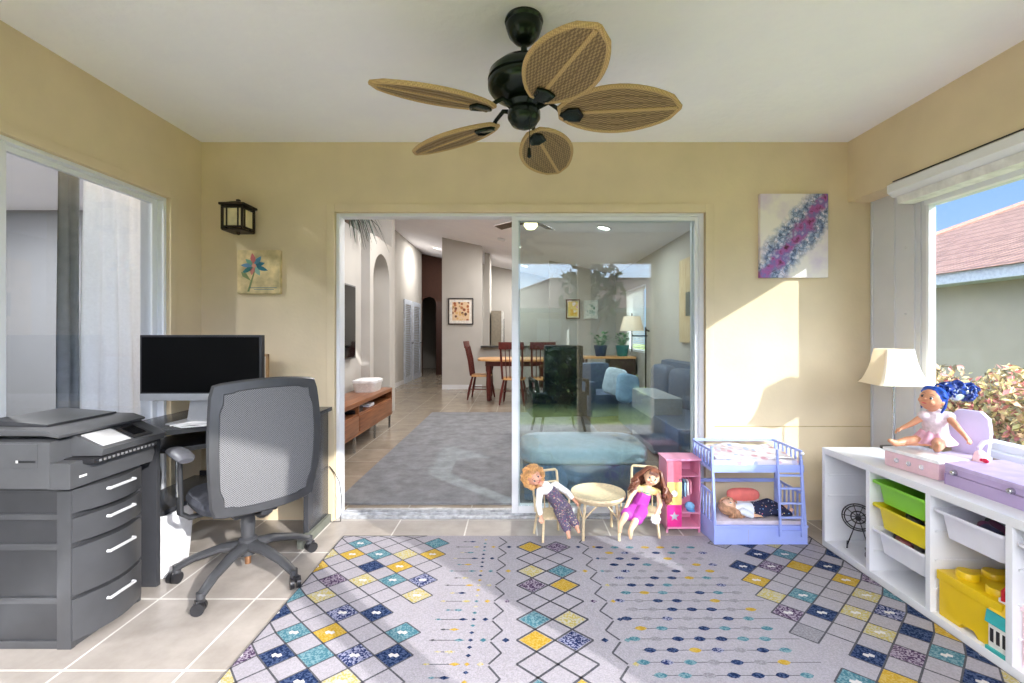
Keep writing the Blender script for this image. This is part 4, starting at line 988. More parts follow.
# ------------------------------------------------------------------ bunk bed
LB = M((158, 174, 236), .45, 0, .02, 8, name='pale_blue_paint')
bx0, bx1, by0, by1 = 1.145, 1.688, 2.625, 2.945
t = thing('doll_bunk_bed', 'pale lilac-blue doll bunk bed with ladder standing against the tan wall', 'doll bed', (bx0, by0, 0)); bw, bd = bx1-bx0, by1-by0
b = MB(); b.bb(0, bw, 0, bd, .0, .115, .003); b.bb(-.002, bw+.002, -.006, 0, .0, .012); b.bb(-.003, bw+.003, -.004, .004, .106, .118, .002)
o = b.build('base_drawer_box', LB, t)
MB().bb(.02, bw-.02, -.003, .0, .016, .10, .002).build('drawer_front', LB, o)
MB().bb(bw*.36, bw*.36+.004, -.0045, -.002, .018, .098).build('drawer_seam', M((160, 168, 214), .5), o)
ins = .03
for x, y, tx, h_ in ((0, 0, -.018, .575), (bw, 0, -.03, .53), (0, bd, 0, .55), (bw, bd, 0, .55)):
    b = MB(); b.tube([(x+(.008 if x == 0 else -.008), y+(.008 if y == 0 else -.008), .10), (x+(.008 if x == 0 else -.008)+(tx), y+(.008 if y == 0 else -.008), h_)], .009, 4, up=(1, 1, 0)); b.build('corner_post', LB, t)
for sx_, X_ in ((0, .006), (1, bw-.006)):
    for z0, z1, nm in ((.115, .30, 'lower_end_panel'), (.43, .55, 'upper_end_panel')):
        b = MB(); tx = (-.01 if sx_ == 0 else -.02)*(1 if z0 > .3 else .4)
        b.bb(X_-.004+tx, X_+.004+tx, .012, bd-.012, z1-.014, z1, .002); b.bb(X_-.004+tx, X_+.004+tx, .012, bd-.012, z0, z0+.014, .002)
        for k in range(7): yy = .03+k*(bd-.06)/6; b.bb(X_-.003+tx, X_+.003+tx, yy-.007, yy+.007, z0+.01, z1-.01)
        b.build(nm, LB, t)
b = MB(); b.bb(0, bw, bd-.01, bd, .535, .552, .002); b.bb(0, bw, bd-.01, bd, .27, .292, .002); b.bb(0, bw, bd-.01, bd, .43, .47, .002); b.build('back_rails', LB, t)
b = MB(); b.bb(-.012, bw-.02, .005, bd-.005, .428, .447, .002); b.bb(-.012, bw-.02, .0, .009, .425, .468, .002); b.build('upper_deck', LB, t)
# ladder
lx0, lx1 = .375, .50
b = MB()
for x, dx in ((lx0, -.012), (lx1, .005)): b.tube([(x+dx*0, -.02, .06), (x+dx, -.004, .56 if x == lx0 else .50)], .0075, 4, up=(1, 1, 0))
ld = b.build('ladder', LB, t)
for z in (.085, .165, .245, .33, .405): MB().bb(lx0-.004, lx1+.004, -.024+z*.03, -.010+z*.03, z, z+.010, .001).build('rung', LB, ld)
MB().ball((bw-.03, .0, .535), .010, 10).build('post_knob', M((245, 246, 250), .3), t)
# mattresses
tm = thing('doll_mattress', 'white and pink patterned doll bedding on the upper bunk', 'doll bedding', (bx0, by0, .448))
pat = floral((220, 212, 214), [(205, 150, 165), (214, 184, 188), (170, 186, 222), (228, 226, 226)], 26, 'bedding_print')
b = MB(); b.bb(.005, bw-.04, .014, bd-.016, .0, .045, .016); b.build('mattress', pat, tm)
b = MB(); G = 16; V = []; Fs = []
rn = random.Random(2)
for j in range(G+1):
    for i in range(G+1):
        u, v = i/G, j/G; V.append((.02+(bw-.08)*u, .02+(bd-.04)*v, .047+.010*math.sin(u*9+v*4)*math.sin(v*7+u*2)+.020*v+rn.uniform(0, .004)))
for j in range(G):
    for i in range(G): a = j*(G+1)+i; Fs.append((a, a+1, a+G+2, a+G+1))
b._add(V, Fs); o = b.build('quilt', pat, tm); m = o.modifiers.new('s', 'SOLIDIFY'); m.thickness = .008; m.offset = 0; m = o.modifiers.new('b', 'SUBSURF'); m.levels = m.render_levels = 1
tag(MB().bb(bx0+.01, bx1-.012, by0+.012, by1-.014, .1155, .140, .010).build('doll_mattress', M((206, 196, 206), .8)), 'thin grey-pink mattress on the lower bunk', 'doll mattress')
tp = thing('doll_pillow', 'coral pink doll pillow behind the doll lying on the lower bunk', 'doll pillow', (1.42, 2.84, .165), 0)
MB().ball((0, 0, .058), (.10, .035, .038), 18, e=.7).build('pillow', M((245, 128, 118), .8, 0, .05, 20), tp)
tp = thing('doll_blanket', 'crumpled white doll blanket filling the lower bunk behind the doll', 'doll blanket', (1.42, 2.83, .141), 0)
b = MB()
for i in range(10): b.ball((-.10+.025*i, .0+.02*math.sin(i*2), .02+.008*math.sin(i*3)), (.035, .05, .028), 12)
o = b.build('blanket', M((228, 226, 232), .9, 0, .04, 20), tp); remesh(o, .006, 3)
# lying doll
Yd = 2.70; z0 = .165
P = lambda x, y, z: Vector((x, y, z))
J = dict(head=P(1.265, Yd+.01, .20), neck=P(1.315, Yd, .186), chest=P(1.345, Yd, .183), pelvis=P(1.415, Yd, .18), shL=P(1.33, Yd-.04, .185), elL=P(1.37, Yd-.052, .168), wrL=P(1.41, Yd-.05, .165), shR=P(1.33, Yd+.04, .19), elR=P(1.37, Yd+.055, .19), wrR=P(1.41, Yd+.05, .20),
         hipL=P(1.43, Yd-.02, .178), knL=P(1.515, Yd-.022, .19), anL=P(1.60, Yd-.025, .165), hipR=P(1.43, Yd+.02, .18), knR=P(1.515, Yd+.03, .205), anR=P(1.60, Yd+.03, .168), palm=(0, 0, 1), footL=(.6, 0, .8), footR=(.6, 0, .8))
dl, h, Bh = doll('doll', 'brown-haired doll in navy starry trousers lying on the lower bunk', J, (226, 180, 150), hr=.043, fdir=(.1, -.35, .93), up=(-1, 0, .1))
cloth(dl, 'white_shirt', M((222, 226, 236), .8), [(J['neck'], J['chest'], .030, .041), (J['chest'], J['pelvis'], .041, .043), (J['shL'], J['elL'], .021, .018), (J['shR'], J['elR'], .021, .018)])
ST = floral((28, 34, 66), [(240, 230, 120), (230, 120, 140), (235, 235, 240), (120, 170, 220)], 60, 'starry_cotton'); 
for n_ in ST.node_tree.nodes:
    if n_.type == 'VALTORGB' and n_.color_ramp.elements[0].position > .3: n_.color_ramp.elements[0].position = .15; n_.color_ramp.elements[1].position = .22
cloth(dl, 'starry_trousers', ST, [(J['pelvis'], J['pelvis']+P(.012, 0, 0), .047, .046), (J['hipL'], J['knL'], .036, .032), (J['knL'], J['anL'], .032, .027), (J['hipR'], J['knR'], .036, .032), (J['knR'], J['anR'], .032, .027)])
rn = random.Random(9); b = MB(); TH = M((176, 134, 104), .5, 0, .2, 50, name='light_brown_hair')
b.ball(h(0, -.2, .2), (.046, .042, .048), 16, rot=Bh)
for i in range(120):
    th = rn.uniform(-PI, PI); px_, py_ = math.sin(th), -math.cos(th)
    if py_ > .3 and abs(px_) < .8: continue
    pts = [h(px_*.5, py_*.5, 1.05), h(px_*1.05, py_-.05, .5), h(px_*1.3, py_*1.0, -.3)]
    e = pts[-1]+Vector((rn.uniform(-.02, .05), rn.uniform(-.045, .0), 0)); e.z = max(.150, min(e.z, .26)-.05*rn.random())
    e2 = e+Vector((rn.uniform(.0, .035), rn.uniform(-.02, .01), 0)); e2.z = .147+rn.random()*.02
    if e.y < by0+.03: e.y = by0+.03
    if e2.y < by0+.025: e2.y = by0+.025
    b.tube(pts+[e, e2], [.004, .006, .006, .005, .0015], 6)
b.build('hair', TH, dl, world=True)

# ------------------------------------------------------------------ blue-haired doll and its chair on the shelf
PSC = M((222, 186, 196), .45, 0, .04, 20, name='pink_plastic')
t = thing('toy_step', 'pink and white toy footrest box under the blue-haired doll', 'toy', (1.955, 2.17, SH+.0005), R(8))
b = MB(); b.bb(-.085, .10, -.135, .125, .0, .075, .012); b.build('box_body', PSC, t)
b = MB(); b.bb(-.09, .105, -.14, .13, .075, .092, .006); b.build('top_cushion', M((240, 240, 246), .5), t)
b = MB()
for y in (-.06, 0, .06): b.ball((-.087, y, .04), (.004, .012, .012), 10)
b.build('gem_badges', M((225, 225, 235), .15, .6), t)
t = thing('toy_salon_chair', 'pale lilac and white high-backed toy chair behind the blue-haired doll', 'doll chair', (2.10, 2.12, SH+.0005), R(20))
LC = M((206, 196, 222), .4, 0, .02, 10, name='pale_lilac_plastic')
b = MB(); b.bb(-.07, .07, -.07, .07, .0, .095, .012); b.build('seat_block', LC, t)
b = MB(); b.prism([(-.065, .09), (.065, .09), (.075, .20), (.07, .27), (.04, .30), (-.04, .30), (-.07, .27), (-.075, .20)], .03, .06, 'x', .008); b.build('backrest', LC, t)
for s_ in (-1, 1): MB().tube([(.04, s_*.075, .17), (-.03, s_*.08, .17), (-.06, s_*.078, .15), (-.06, s_*.075, .06)], .010, 8).build('armrest', LC, t)
bl = lambda px, py, Y: W(px, py, Y)
Yd = 2.10
J = dict(head=bl(932, 399, 2.125), neck=bl(936, 413, 2.135), chest=bl(934.5, 421, 2.14), pelvis=bl(936, 440, 2.15), shL=bl(924, 416, 2.15), elL=bl(912, 423.5, 2.17), wrL=bl(902, 428, 2.19), shR=bl(948.5, 417, 2.10), elR=bl(957, 427, 2.04), wrR=bl(965, 436, 2.01),
         hipL=bl(928, 440, 2.16), knL=bl(908, 441, 2.17), anL=bl(896, 443.5, 2.16), hipR=bl(939, 442, 2.12), knR=bl(938, 446, 2.05), anR=bl(937, 449, 1.99), footL=(-.8, -.15, .55), footR=(-.3, -.4, .8), palm=(0, 0, 1))
dl, h, Bh = doll('doll', 'blue-haired doll in a pink dress sitting on the white shelf', J, (205, 145, 112), hr=.050, fdir=(-.9, -.35, .25), up=(.35, -.1, .95), girth=1.05, handscale=1.1)
DR = M((212, 196, 204), .8, 0, .06, 90, .3, 120, name='sequin_white'); DP = M((218, 166, 188), .8, 0, .05, 60, name='pink_tulle')
cloth(dl, 'bodice', DR, [(J['neck']*.6+J['chest']*.4, J['chest'], .042, .048), (J['chest'], J['pelvis']*.6+J['chest']*.4, .048, .047), (J['neck']*.5+J['chest']*.5, J['shL'], .032, .026), (J['neck']*.5+J['chest']*.5, J['shR'], .032, .026)])
b = MB(); pv = J['pelvis']; rg = []
for z, r in ((.045, .044), (.02, .060), (-.002, .078), (-.010, .084), (-.012, .078), (.0, .06)):
    rg.append([Vector((pv.x-.012+(r*(1+.07*math.sin(9*a)))*math.cos(a), pv.y+(r*(1+.07*math.sin(9*a)))*math.sin(a), pv.z+z+.004*math.sin(9*a))) for a in [2*PI*k/54 for k in range(54)]])
b.rings(rg); b.build('skirt', DP, dl, world=True)
HBm = M((18, 66, 156), .35, 0, .35, 45, name='blue_hair'); HD = M((26, 52, 120), .35, 0, .4, 50, name='dark_blue_hair')
b = MB(); b.ball(h(0, -.18, .22), (.050, .050, .052), 18, rot=Bh)
rn = random.Random(3)
for i in range(60):
    a = rn.uniform(-1.6, 1.6)
    pts = [h(math.sin(a)*1.0, .55*math.cos(a), .38+.25*math.cos(a)), h(math.sin(a)*.8, .35, .98*math.cos(a*.6)+.1), h(math.sin(a)*.5, -.4, 1.15-.3*abs(a)), h(math.sin(a)*.4, -1.0, .6-.2*abs(a)), h(.1*math.sin(a), -1.3, .2)]
    b.tube(pts, [.003, .005, .0055, .005, .003], 6)
for i in range(24):
    x = -.9 if i % 2 else .9; b.tube([h(x*.8, -.1, .8), h(x*1.05, -.25, .2), h(x*1.02, -.5, -.4), h(x*.9+rn.uniform(-.1, .1), -.6, -.9+rn.uniform(-.2, .2))], [.004, .006, .006, .002], 6)
b.build('hair', HBm, dl, world=True)
b = MB(); c0 = W(956, 394, 2.14); rn = random.Random(8)
b.ball(c0+Vector((.0, 0, .022)), (.062, .03, .034), 14); b.ball(c0+Vector((.058, 0, -.008)), (.026, .024, .028), 12)
for i in range(120):
    a = rn.uniform(-.25, PI*1.02); R0 = .05+rn.uniform(-.022, .016)
    p = c0+Vector((R0*math.cos(a)*1.25+.005, rn.uniform(-.028, .028), R0*math.sin(a)*.85-.002)); r = rn.uniform(.008, .014); ax = Vector((rn.gauss(0, 1), rn.gauss(0, 1), rn.gauss(0, 1))).normalized(); u = ax.orthogonal().normalized(); w = ax.cross(u)
    b.tube([p+(u*math.cos(q)+w*math.sin(q))*r for q in [k*.8 for k in range(9)]], [.0045]*8+[.002], 6)
for i in range(14): b.ball(c0+Vector((.062+rn.uniform(-.014, .014), rn.uniform(-.02, .02), -.012+rn.uniform(-.018, .018))), .011, 8)
b.build('curly_ponytail', HD, dl, world=True)
b = MB()
for a in range(9):
    q = .15*PI+a*PI*.085; b.caps(c0+Vector((.030*math.cos(q)*1.3, -.02, .032*math.sin(q)-.006)), c0+Vector((.030*math.cos(q)*1.3, .02, .032*math.sin(q)-.006)), .009, .009, 8)
b.ball(c0+Vector((0, 0, -.006)), (.036, .024, .026), 12)
b.build('sparkly_hair_band', M((190, 205, 212), .25, .4, .25, 90, .4, 120), dl, world=True)
t = thing('plush_toy', 'small pale pink plush toy with a red bow beside the blue-haired doll', 'toy', (2.04, 1.99, SH+.012))
PP = M((240, 210, 214), .8, 0, .05, 40)
b = MB(); b.caps((0, 0, .10), (0, 0, .07), .026, .03); b.caps((-.018, 0, .07), (-.026, -.006, .0), .014, .012); b.caps((.018, 0, .07), (.024, -.006, .0), .014, .012); b.ball((0, 0, .115), .022, 12)
o = b.build('plush_body', PP, t); remesh(o, .003, 2)
b = MB(); 
for s_ in (-1, 1): b.ball((-.012+s_*.004, s_*.017-.02, .10), (.008, .015, .010), 10)
b.ball((-.016, -.02, .10), .006, 8); b.build('bow', M((215, 40, 75), .5), t)

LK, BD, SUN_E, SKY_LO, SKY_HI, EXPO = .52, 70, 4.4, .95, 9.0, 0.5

# ------------------------------------------------------------------ living room furniture
WN = wood((112, 66, 40), (160, 104, 66), .35, 3, axis=1)
t = thing('tv_console', 'low walnut media console on slim steel legs along the left living room wall', 'console', (-1.66, 0, 0))
c0_, c1_ = 4.62*K, 6.99*K
b = MB(); b.bb(-.40, 0, c0_, c1_, .475, .52, .004); b.bb(-.40, 0, c0_, c1_, .17, .195, .003); b.bb(-.40, -.39, c0_, c1_, .19, .48)
for y in (c0_+.012, c0_+.78, c1_-.012): b.bb(-.40, -.003, y-.012, y+.012, .19, .48)
b.bb(-.39, -.01, c0_, c1_, .37, .385); b.build('carcass', WN, t)
for a, c in ((c0_+.03, c0_+.76), (c0_+.80, c1_-.03)): MB().bb(-.018, .002, a, c, .20, .368, .003).build('drawer', WN, t)
for y in (5.42*K, 6.2*K, 6.92*K):
    for x in (-.02, -.36): MB().bb(x-.012, x+.012, y-.012, y+.012, .001, .17).build('leg', CHROME, t)
tag(MB().bb(-1.90, -1.70, 6.05*K, 6.25*K, .386, .42, .004).build('book', M((235, 235, 240), .6)), 'white book lying in the walnut console shelf', 'book')
tag(MB().bb(-1.92, -1.70, 5.5*K, 5.8*K, .386, .43, .004).build('media_player', BLACKM), 'black media player lying in the walnut console shelf', 'media player')
t = thing('storage_basket', 'white woven basket with lid at the far end of the walnut console', 'basket', (-1.86, 6.55*K, .5205))
b = MB(); bowl(b, [(.12, .16, 0), (.14, .18, .11)], r=.05); b.build('basket', M((225, 222, 218), .7, 0, .05, 60, .4, 70), t)
b = MB(); bowl(b, [(.145, .185, .11), (.145, .185, .14), (.12, .16, .152)], r=.05); b.build('lid', M((240, 240, 240), .5), t)
t = thing('wall_television', 'thin black television mounted on the left living room wall above the console', 'television', (-2.1, 0, 1.385))
MB().bb(.02, .06, 5.1*K, 6.64*K, -.46, .45, .004).build('bezel', BLACKM, t); MB().bb(.0601, .063, 5.12*K, 6.62*K, -.44, .43).build('screen', M((10, 11, 13), .06, 0, 0), t); MB().bb(-.0, .02, 5.6*K, 6.1*K, -.2, .2).build('wall_mount', BLACKM, t)
t = thing('trailing_plant', 'spiky dark trailing plant on the high ledge over the television', 'plant', (-2.2, 5.7, 2.601))
MB().lathe([(.001, 0), (.08, 0), (.11, .14), (.12, .15), (.001, .14)], n=20).build('pot', M((120, 100, 85), .6), t)
rn = random.Random(6); b = MB()
for i in range(46):
    a = rn.uniform(-1.7, 1.7); l = rn.uniform(.25, .6); d = Vector((math.cos(a), math.sin(a), 0)); s0 = Vector((0, 0, .14)); dr_ = rn.uniform(.1, .75)
    b.tube([s0, s0+d*l*.35+Vector((0, 0, .15*(1-dr_)+.05)), s0+d*l*.75+Vector((0, 0, .08-.25*dr_)), s0+d*l+Vector((0, 0, -.08-.5*dr_))], [.006, .012, .010, .002], 5, flat=.25)
tag(b.build('leaves', M((62, 72, 60), .6, 0, .2, 20), t))
b = MB()
for i in range(8): b.ball((-2.12+rn.uniform(-.02, .06), 6.55+i*.06, 2.63), (.05, .06, .05), 10)
b2 = b.build('ledge_ornament', M((205, 185, 178), .7)); remesh(b2, .02, 2); tag(b2, 'pinkish ornament lying on the high ledge above the arched niche', 'ornament')
def framed(name, label, x0, x1, z0, z1, y, frame, mat_, art, border=.09, fw_=.025):
    t = thing(name, label, 'picture', ((x0+x1)/2, y, (z0+z1)/2)); w, h_ = (x1-x0)/2, (z1-z0)/2
    b = MB()
    for q in ((-w, w, h_-fw_, h_), (-w, w, -h_, -h_+fw_), (-w, -w+fw_, -h_+fw_, h_-fw_), (w-fw_, w, -h_+fw_, h_-fw_)): b.bb(q[0], q[1], -.03, -.001, q[2], q[3], .002)
    b.build('frame', frame, t); MB().bb(-w+fw_, w-fw_, -.012, -.002, -h_+fw_, h_-fw_).build('mount', mat_, t)
    MB().bb(-w+border, w-border, -.015, -.0125, -h_+border, h_-border).build('print', art, t); return t
framed('framed_print', 'dark-framed rust and cream abstract print on the grey living room wall', -1.53, -.97, 1.44, 2.03, YP-.001, M((48, 40, 36), .4), M((232, 226, 218), .7), floral((226, 196, 160), [(140, 60, 40), (190, 120, 80), (90, 60, 50), (220, 180, 120)], 14, 'abstract_print'))
framed('framed_print', 'brown-framed yellow and pink print seen through the fixed glass panel', 1.09, 1.40, 1.57, 2.0, YP-.001, M((110, 75, 45), .4), M((240, 230, 200), .7), floral((245, 215, 120), [(235, 170, 170), (240, 240, 230), (240, 190, 80)], 10, 'flower_print'), .05)
framed('framed_print', 'pale unframed green and white print right of the yellow one', 1.49, 1.80, 1.57, 1.98, YP-.001, M((215, 220, 212), .6), M((232, 234, 228), .7), floral((225, 230, 222), [(130, 160, 140), (180, 200, 190)], 14, 'green_print'), .06)
t = thing('wall_art', 'tall tan textured wall hanging on the right living room wall', 'wall art', (2.2, 5.72, 1.66))
MB().bb(-.04, 0, -.42, .30, -.54, .54, .006).build('panel', wood((188, 160, 120), (226, 206, 170), .7, 4, axis=2), t)
MB().bb(-.05, -.039, -.20, .05, -.2, .1, .004).build('dark_patch', M((84, 92, 88), .7), t)
# dining set
RED = M((92, 36, 30), .35, 0, .1, 12, name='red_stain'); OAK = wood((205, 150, 95), (222, 176, 120), .35, 3, axis=0)
t = thing('dining_table', 'oak-topped dining table with dark red legs', 'dining table', (-.02, 8.62, 0))
b = MB(); b.prism(sup(.72, .5, 0, 4)[0:0] or [(v.x, v.y) for v in sup(.72, .5, 0, 4, 32)], .735, .77, 'z', .008); b.build('tabletop', OAK, t)
MB().bb(-.56, .56, -.36, .36, .64, .734, .004).build('apron', RED, t)
for x in (-.5, .5):
    for y in (-.31, .31): MB().lathe([(.001, .001), (.035, .001), (.04, .1), (.05, .3), (.038, .5), (.055, .56), (.055, .66), (.001, .66)], (x, y, 0), 14).build('leg', RED, t)
def dchair(label, loc, rz):
    t = thing('dining_chair', label, 'dining chair', loc, rz, 'red-brown spindle dining chairs')
    MB().prism([(v.x, v.y) for v in sup(.21, .2, 0, 3, 24)], .43, .462, 'z', .008).build('seat', OAK, t)
    for x in (-1, 1):
        for y in (-1, 1): MB().tube([(x*.15, y*.14, .43), (x*.19, y*.19, .2), (x*.215, y*.225, .001)], [.018, .026, .014], 8).build('leg', RED, t)
    b = MB(); b.tube([(-.20, -.16, .2), (.2, -.16, .2)], .011, 6); b.tube([(-.19, -.18, .2), (-.19, .18, .2)], .01, 6); b.tube([(.19, -.18, .2), (.19, .18, .2)], .01, 6); b.build('stretcher', RED, t)
    b = MB()
    for x in (-.17, .17): b.tube([(x, .17, .45), (x*1.08, .21, .75), (x*1.1, .27, 1.0)], [.018, .02, .016], 8)
    for x in (-.10, -.035, .035, .10): b.tube([(x, .17, .45), (x*1.05, .22, .75), (x*1.1, .26, .98)], .008, 6)
    b.build('back_spindles', RED, t)
    MB().box((0, .285, 1.03), (.44, .022, .13), .01, rot=Euler((R(-10), 0, 0))).build('top_rail', RED, t); return t
a_ = dchair('red-brown spindle dining chair at the left end of the dining table', (-.68, 8.62, 0), R(84))
dup(a_, (-.06, 7.98, 0), R(172), 'red-brown spindle dining chair in front of the dining table near the door stile')
dup(a_, (.42, 7.98, 0), R(184), 'spindle dining chair behind the glass, seen left of the armchair')
t = thing('fridge', 'tall stainless fridge in the kitchen behind the breakfast counter', 'fridge', (-.48, 11.0, 0))
MB().bb(-.15, .10, 0, .7, 0, 1.8, .01).build('body', M((140, 130, 112), .4, .2), t); MB().bb(.10, .14, .01, .69, .05, 1.79, .01).build('door', M((215, 212, 205), .3, .2), t); MB().cyl((.16, .1, .8), (.16, .1, 1.6), .012).build('handle', CHROME, t)
# sofa group
SB = M((88, 102, 126), .9, 0, .06, 30, .15, 200, name='sofa_blue'); SL = M((152, 160, 170), .9, 0, .05, 30, .15, 200, name='sofa_light_blue')
t = thing('ottoman', 'light blue-grey fabric ottoman right behind the fixed glass panel', 'ottoman', (.5, 3.53, 0))
b = MB(); b.box((0, 0, .155), (.90, .54, .26), .03); b.build('base', SB, t)
b = MB(); b.ball((0, 0, .345), (.475, .30, .075), 48, e=.4); b.build('seat_cushion', SL, t)
t = thing('sectional_sofa', 'long grey-blue sectional sofa along the right living room wall', 'sofa', (0, 0, 0))
b = MB(); b.box((1.68, 5.0, .235), (.62, 2.3, .37), .05); b.build('seat', SB, t)
b = MB(); b.box((2.06, 5.0, .47), (.2, 2.4, .84), .07); b.build('backrest', SB, t)
b = MB(); b.box((1.52, 4.98, .30), (.30, .9, .58), .06); b.build('armrest', SL, t)
for i in range(3): MB().ball((1.88, 4.35+.72*i, .62), (.10, .34, .22), 24, e=.5).build('back_cushion', SB, t)
t = thing('blue_armchair', 'grey-blue armchair standing beyond the sectional sofa', 'armchair', (1.2, 6.6, 0), R(20))
b = MB(); b.box((0, 0, .24), (.62, .7, .32), .06); b.build('seat', SB, t); b = MB(); b.box((0, .3, .52), (.62, .18, .55), .07); b.build('backrest', SB, t)
for s_ in (-1, 1): b = MB(); b.box((s_*.31, 0, .38), (.14, .7, .4), .06); b.build('armrest', SB, t)
LP = ['light blue cushion leaning upright behind the sofa arm', 'pale blue cushion half hidden behind the first one by the sofa arm']
for i, (x, y, z, rx, rz) in enumerate(((1.36, 5.56, .56, 78, 20), (1.30, 6.0, .60, 74, -12))):
    t = thing('cushion', LP[i], 'cushion', (x, y, z), R(rz), 'light blue sofa cushions')
    b = MB(); b.ball((0, 0, 0), (.15, .18, .055), 28, rot=Euler((R(rx), R(12), 0)), e=.45); b.build('cushion_cover', M(((150, 185, 215), (196, 214, 228))[i], .9, 0, .06, 20), t)
t = thing('high_back_chair', 'black high-backed leather chair seen from behind through the glass', 'chair', (.50, 5.5, .0145), R(8))
LEA = M((28, 34, 34), .12, 0, .1, 6, name='black_leather')
b = MB(); b.box((-.04, 0, .40), (.66, .55, .30), .05); b.build('seat', LEA, t)
b = MB(); b.box((0, -.24, .78), (.46, .10, .62), .04, rot=Euler((R(6), 0, 0))); b.build('backrest', LEA, t)
for s_ in (-1, 1):
    b = MB(); b.tube([(s_*.29, .22, .42), (s_*.31, .2, .66), (s_*.31, -.2, .66), (s_*.29, -.25, .5)], .025, 8); b.build('armrest', LEA, t)
    for y in (-.2, .2): MB().tube([(s_*.2, y, .38), (s_*.28, y*1.4, .001)], .016, 8).build('leg', BLACKM, t)
t = thing('console_table', 'dark wooden side table carrying potted plants beside the window', 'table', (1.78, 8.4, 0))
MB().bb(-.55, .38, -.22, .22, .78, .82, .004).build('tabletop', OAK, t); MB().bb(-.1, .36, -.2, .2, .1, .779, .004).build('cupboard', M((66, 44, 40), .5), t)
for x in (-.52, .35):
    for y in (-.19, .19): MB().bb(x-.02, x+.02, y-.02, y+.02, .001, .78).build('leg', M((66, 44, 40), .5), t)
for i, (x, lb_) in enumerate(((1.55, 'green plant in a dark blue pot, left one on the side table'), (1.95, 'green leafy plant in a teal pot, right one on the side table'))):
    t = thing('potted_plant', lb_, 'plant', (x, 8.38, .8205), 0, 'potted plants on the side table')
    MB().lathe([(.001, 0), (.09, 0), (.12, .17), (.125, .2), (.105, .2), (.1, .17), (.001, .17)], n=22).build('pot', M(((50, 66, 96), (50, 116, 116))[i], .35), t)
    rn = random.Random(20+i); b = MB()
    for k in range(40):
        a = rn.uniform(0, 2*PI); l = rn.uniform(.12, .26); u = rn.uniform(.05, .30); d = Vector((math.cos(a), math.sin(a), 0)); s0 = Vector((0, 0, .17))
        p1 = s0+d*l*.5+Vector((0, 0, u*.8)); p2 = s0+d*l+Vector((0, 0, u)); w_ = Vector((-d.y, d.x, 0))*.035; b.tube([s0, p1], .003, 5)
        b.face([p1, (p1+p2)/2+w_, p2, (p1+p2)/2-w_])
    b.build('leaves', M((92, 135, 92), .5, 0, .25, 30), t)
t = thing('floor_lamp', 'swing-arm floor lamp with a cream shade beside the living room window', 'lamp', (2.05, 7.2, 0))
MB().lathe([(.001, 0), (.13, 0), (.13, .02), (.02, .035), (.001, .035)], n=24).build('lamp_base', IRON, t)
MB().cyl((0, 0, .02), (0, 0, 1.34), .013).build('pole', IRON, t)
b = MB(); b.tube([(.03, 0, 1.2), (-.05, 0, 1.2), (-.20, 0, 1.2), (-.22, 0, 1.22)], .01, 8); b.cyl((-.22, 0, .95), (-.22, 0, 1.56), .009); b.tube([(.0, 0, 1.3), (.06, 0, 1.27)], .012, 8); b.build('swing_arm', IRON, t)
b = MB(); b.rings([[Vector((-.22+r*math.cos(2*PI*(k+.5)/24), r*math.sin(2*PI*(k+.5)/24), z)) for k in range(24)] for r, z in ((.19, 1.28), (.13, 1.51), (.127, 1.51), (.187, 1.28))], cap=False, loop=True); b.build('lamp_shade', SHADE, t)
MB().ball((-.22, 0, 1.38), .035, 12).build('bulb', emit((255, 225, 170), 6), t)
# bedroom
t = thing('bed', 'bed with dark grey bedding behind the left sliding glass', 'bed', (-3.6, 1.95, 0))
b = MB(); b.box((0, 0, .25), (1.5, 1.9, .34), .04); b.build('mattress', M((110, 112, 118), .9), t)
b = MB(); b.ball((0, 0, .46), (.80, 1.0, .13), 36, e=.4); b.build('duvet', M((92, 94, 100), .9, 0, .12, 6), t)
for i, y in enumerate((.35, .62)):
    tt = thing('bed_pillow', ('dark grey pillow on the bed nearest the curtain', 'second dark grey pillow further along the bed')[1-i], 'pillow', (-3.1, 2.0+y, .60), 0, 'grey pillows on the bed')
    MB().ball((0, 0, .04), (.24, .17, .10), 20, e=.6).build('pillow_cover', M((104, 106, 112), .9), tt)
for i in range(3):
    tag(MB().box((-3.06, 2.30, .80+.05*i), (.26, .20, .046), .015).build('folded_towel', M((150+8*i, 152+8*i, 156+8*i), .9)), ['grey folded towel, lowest of the stack on the bed', 'grey folded towel, middle of the stack on the bed', 'light grey folded towel, topmost of the stack on the bed'][i], 'towel', 'folded towels stacked on the bed')

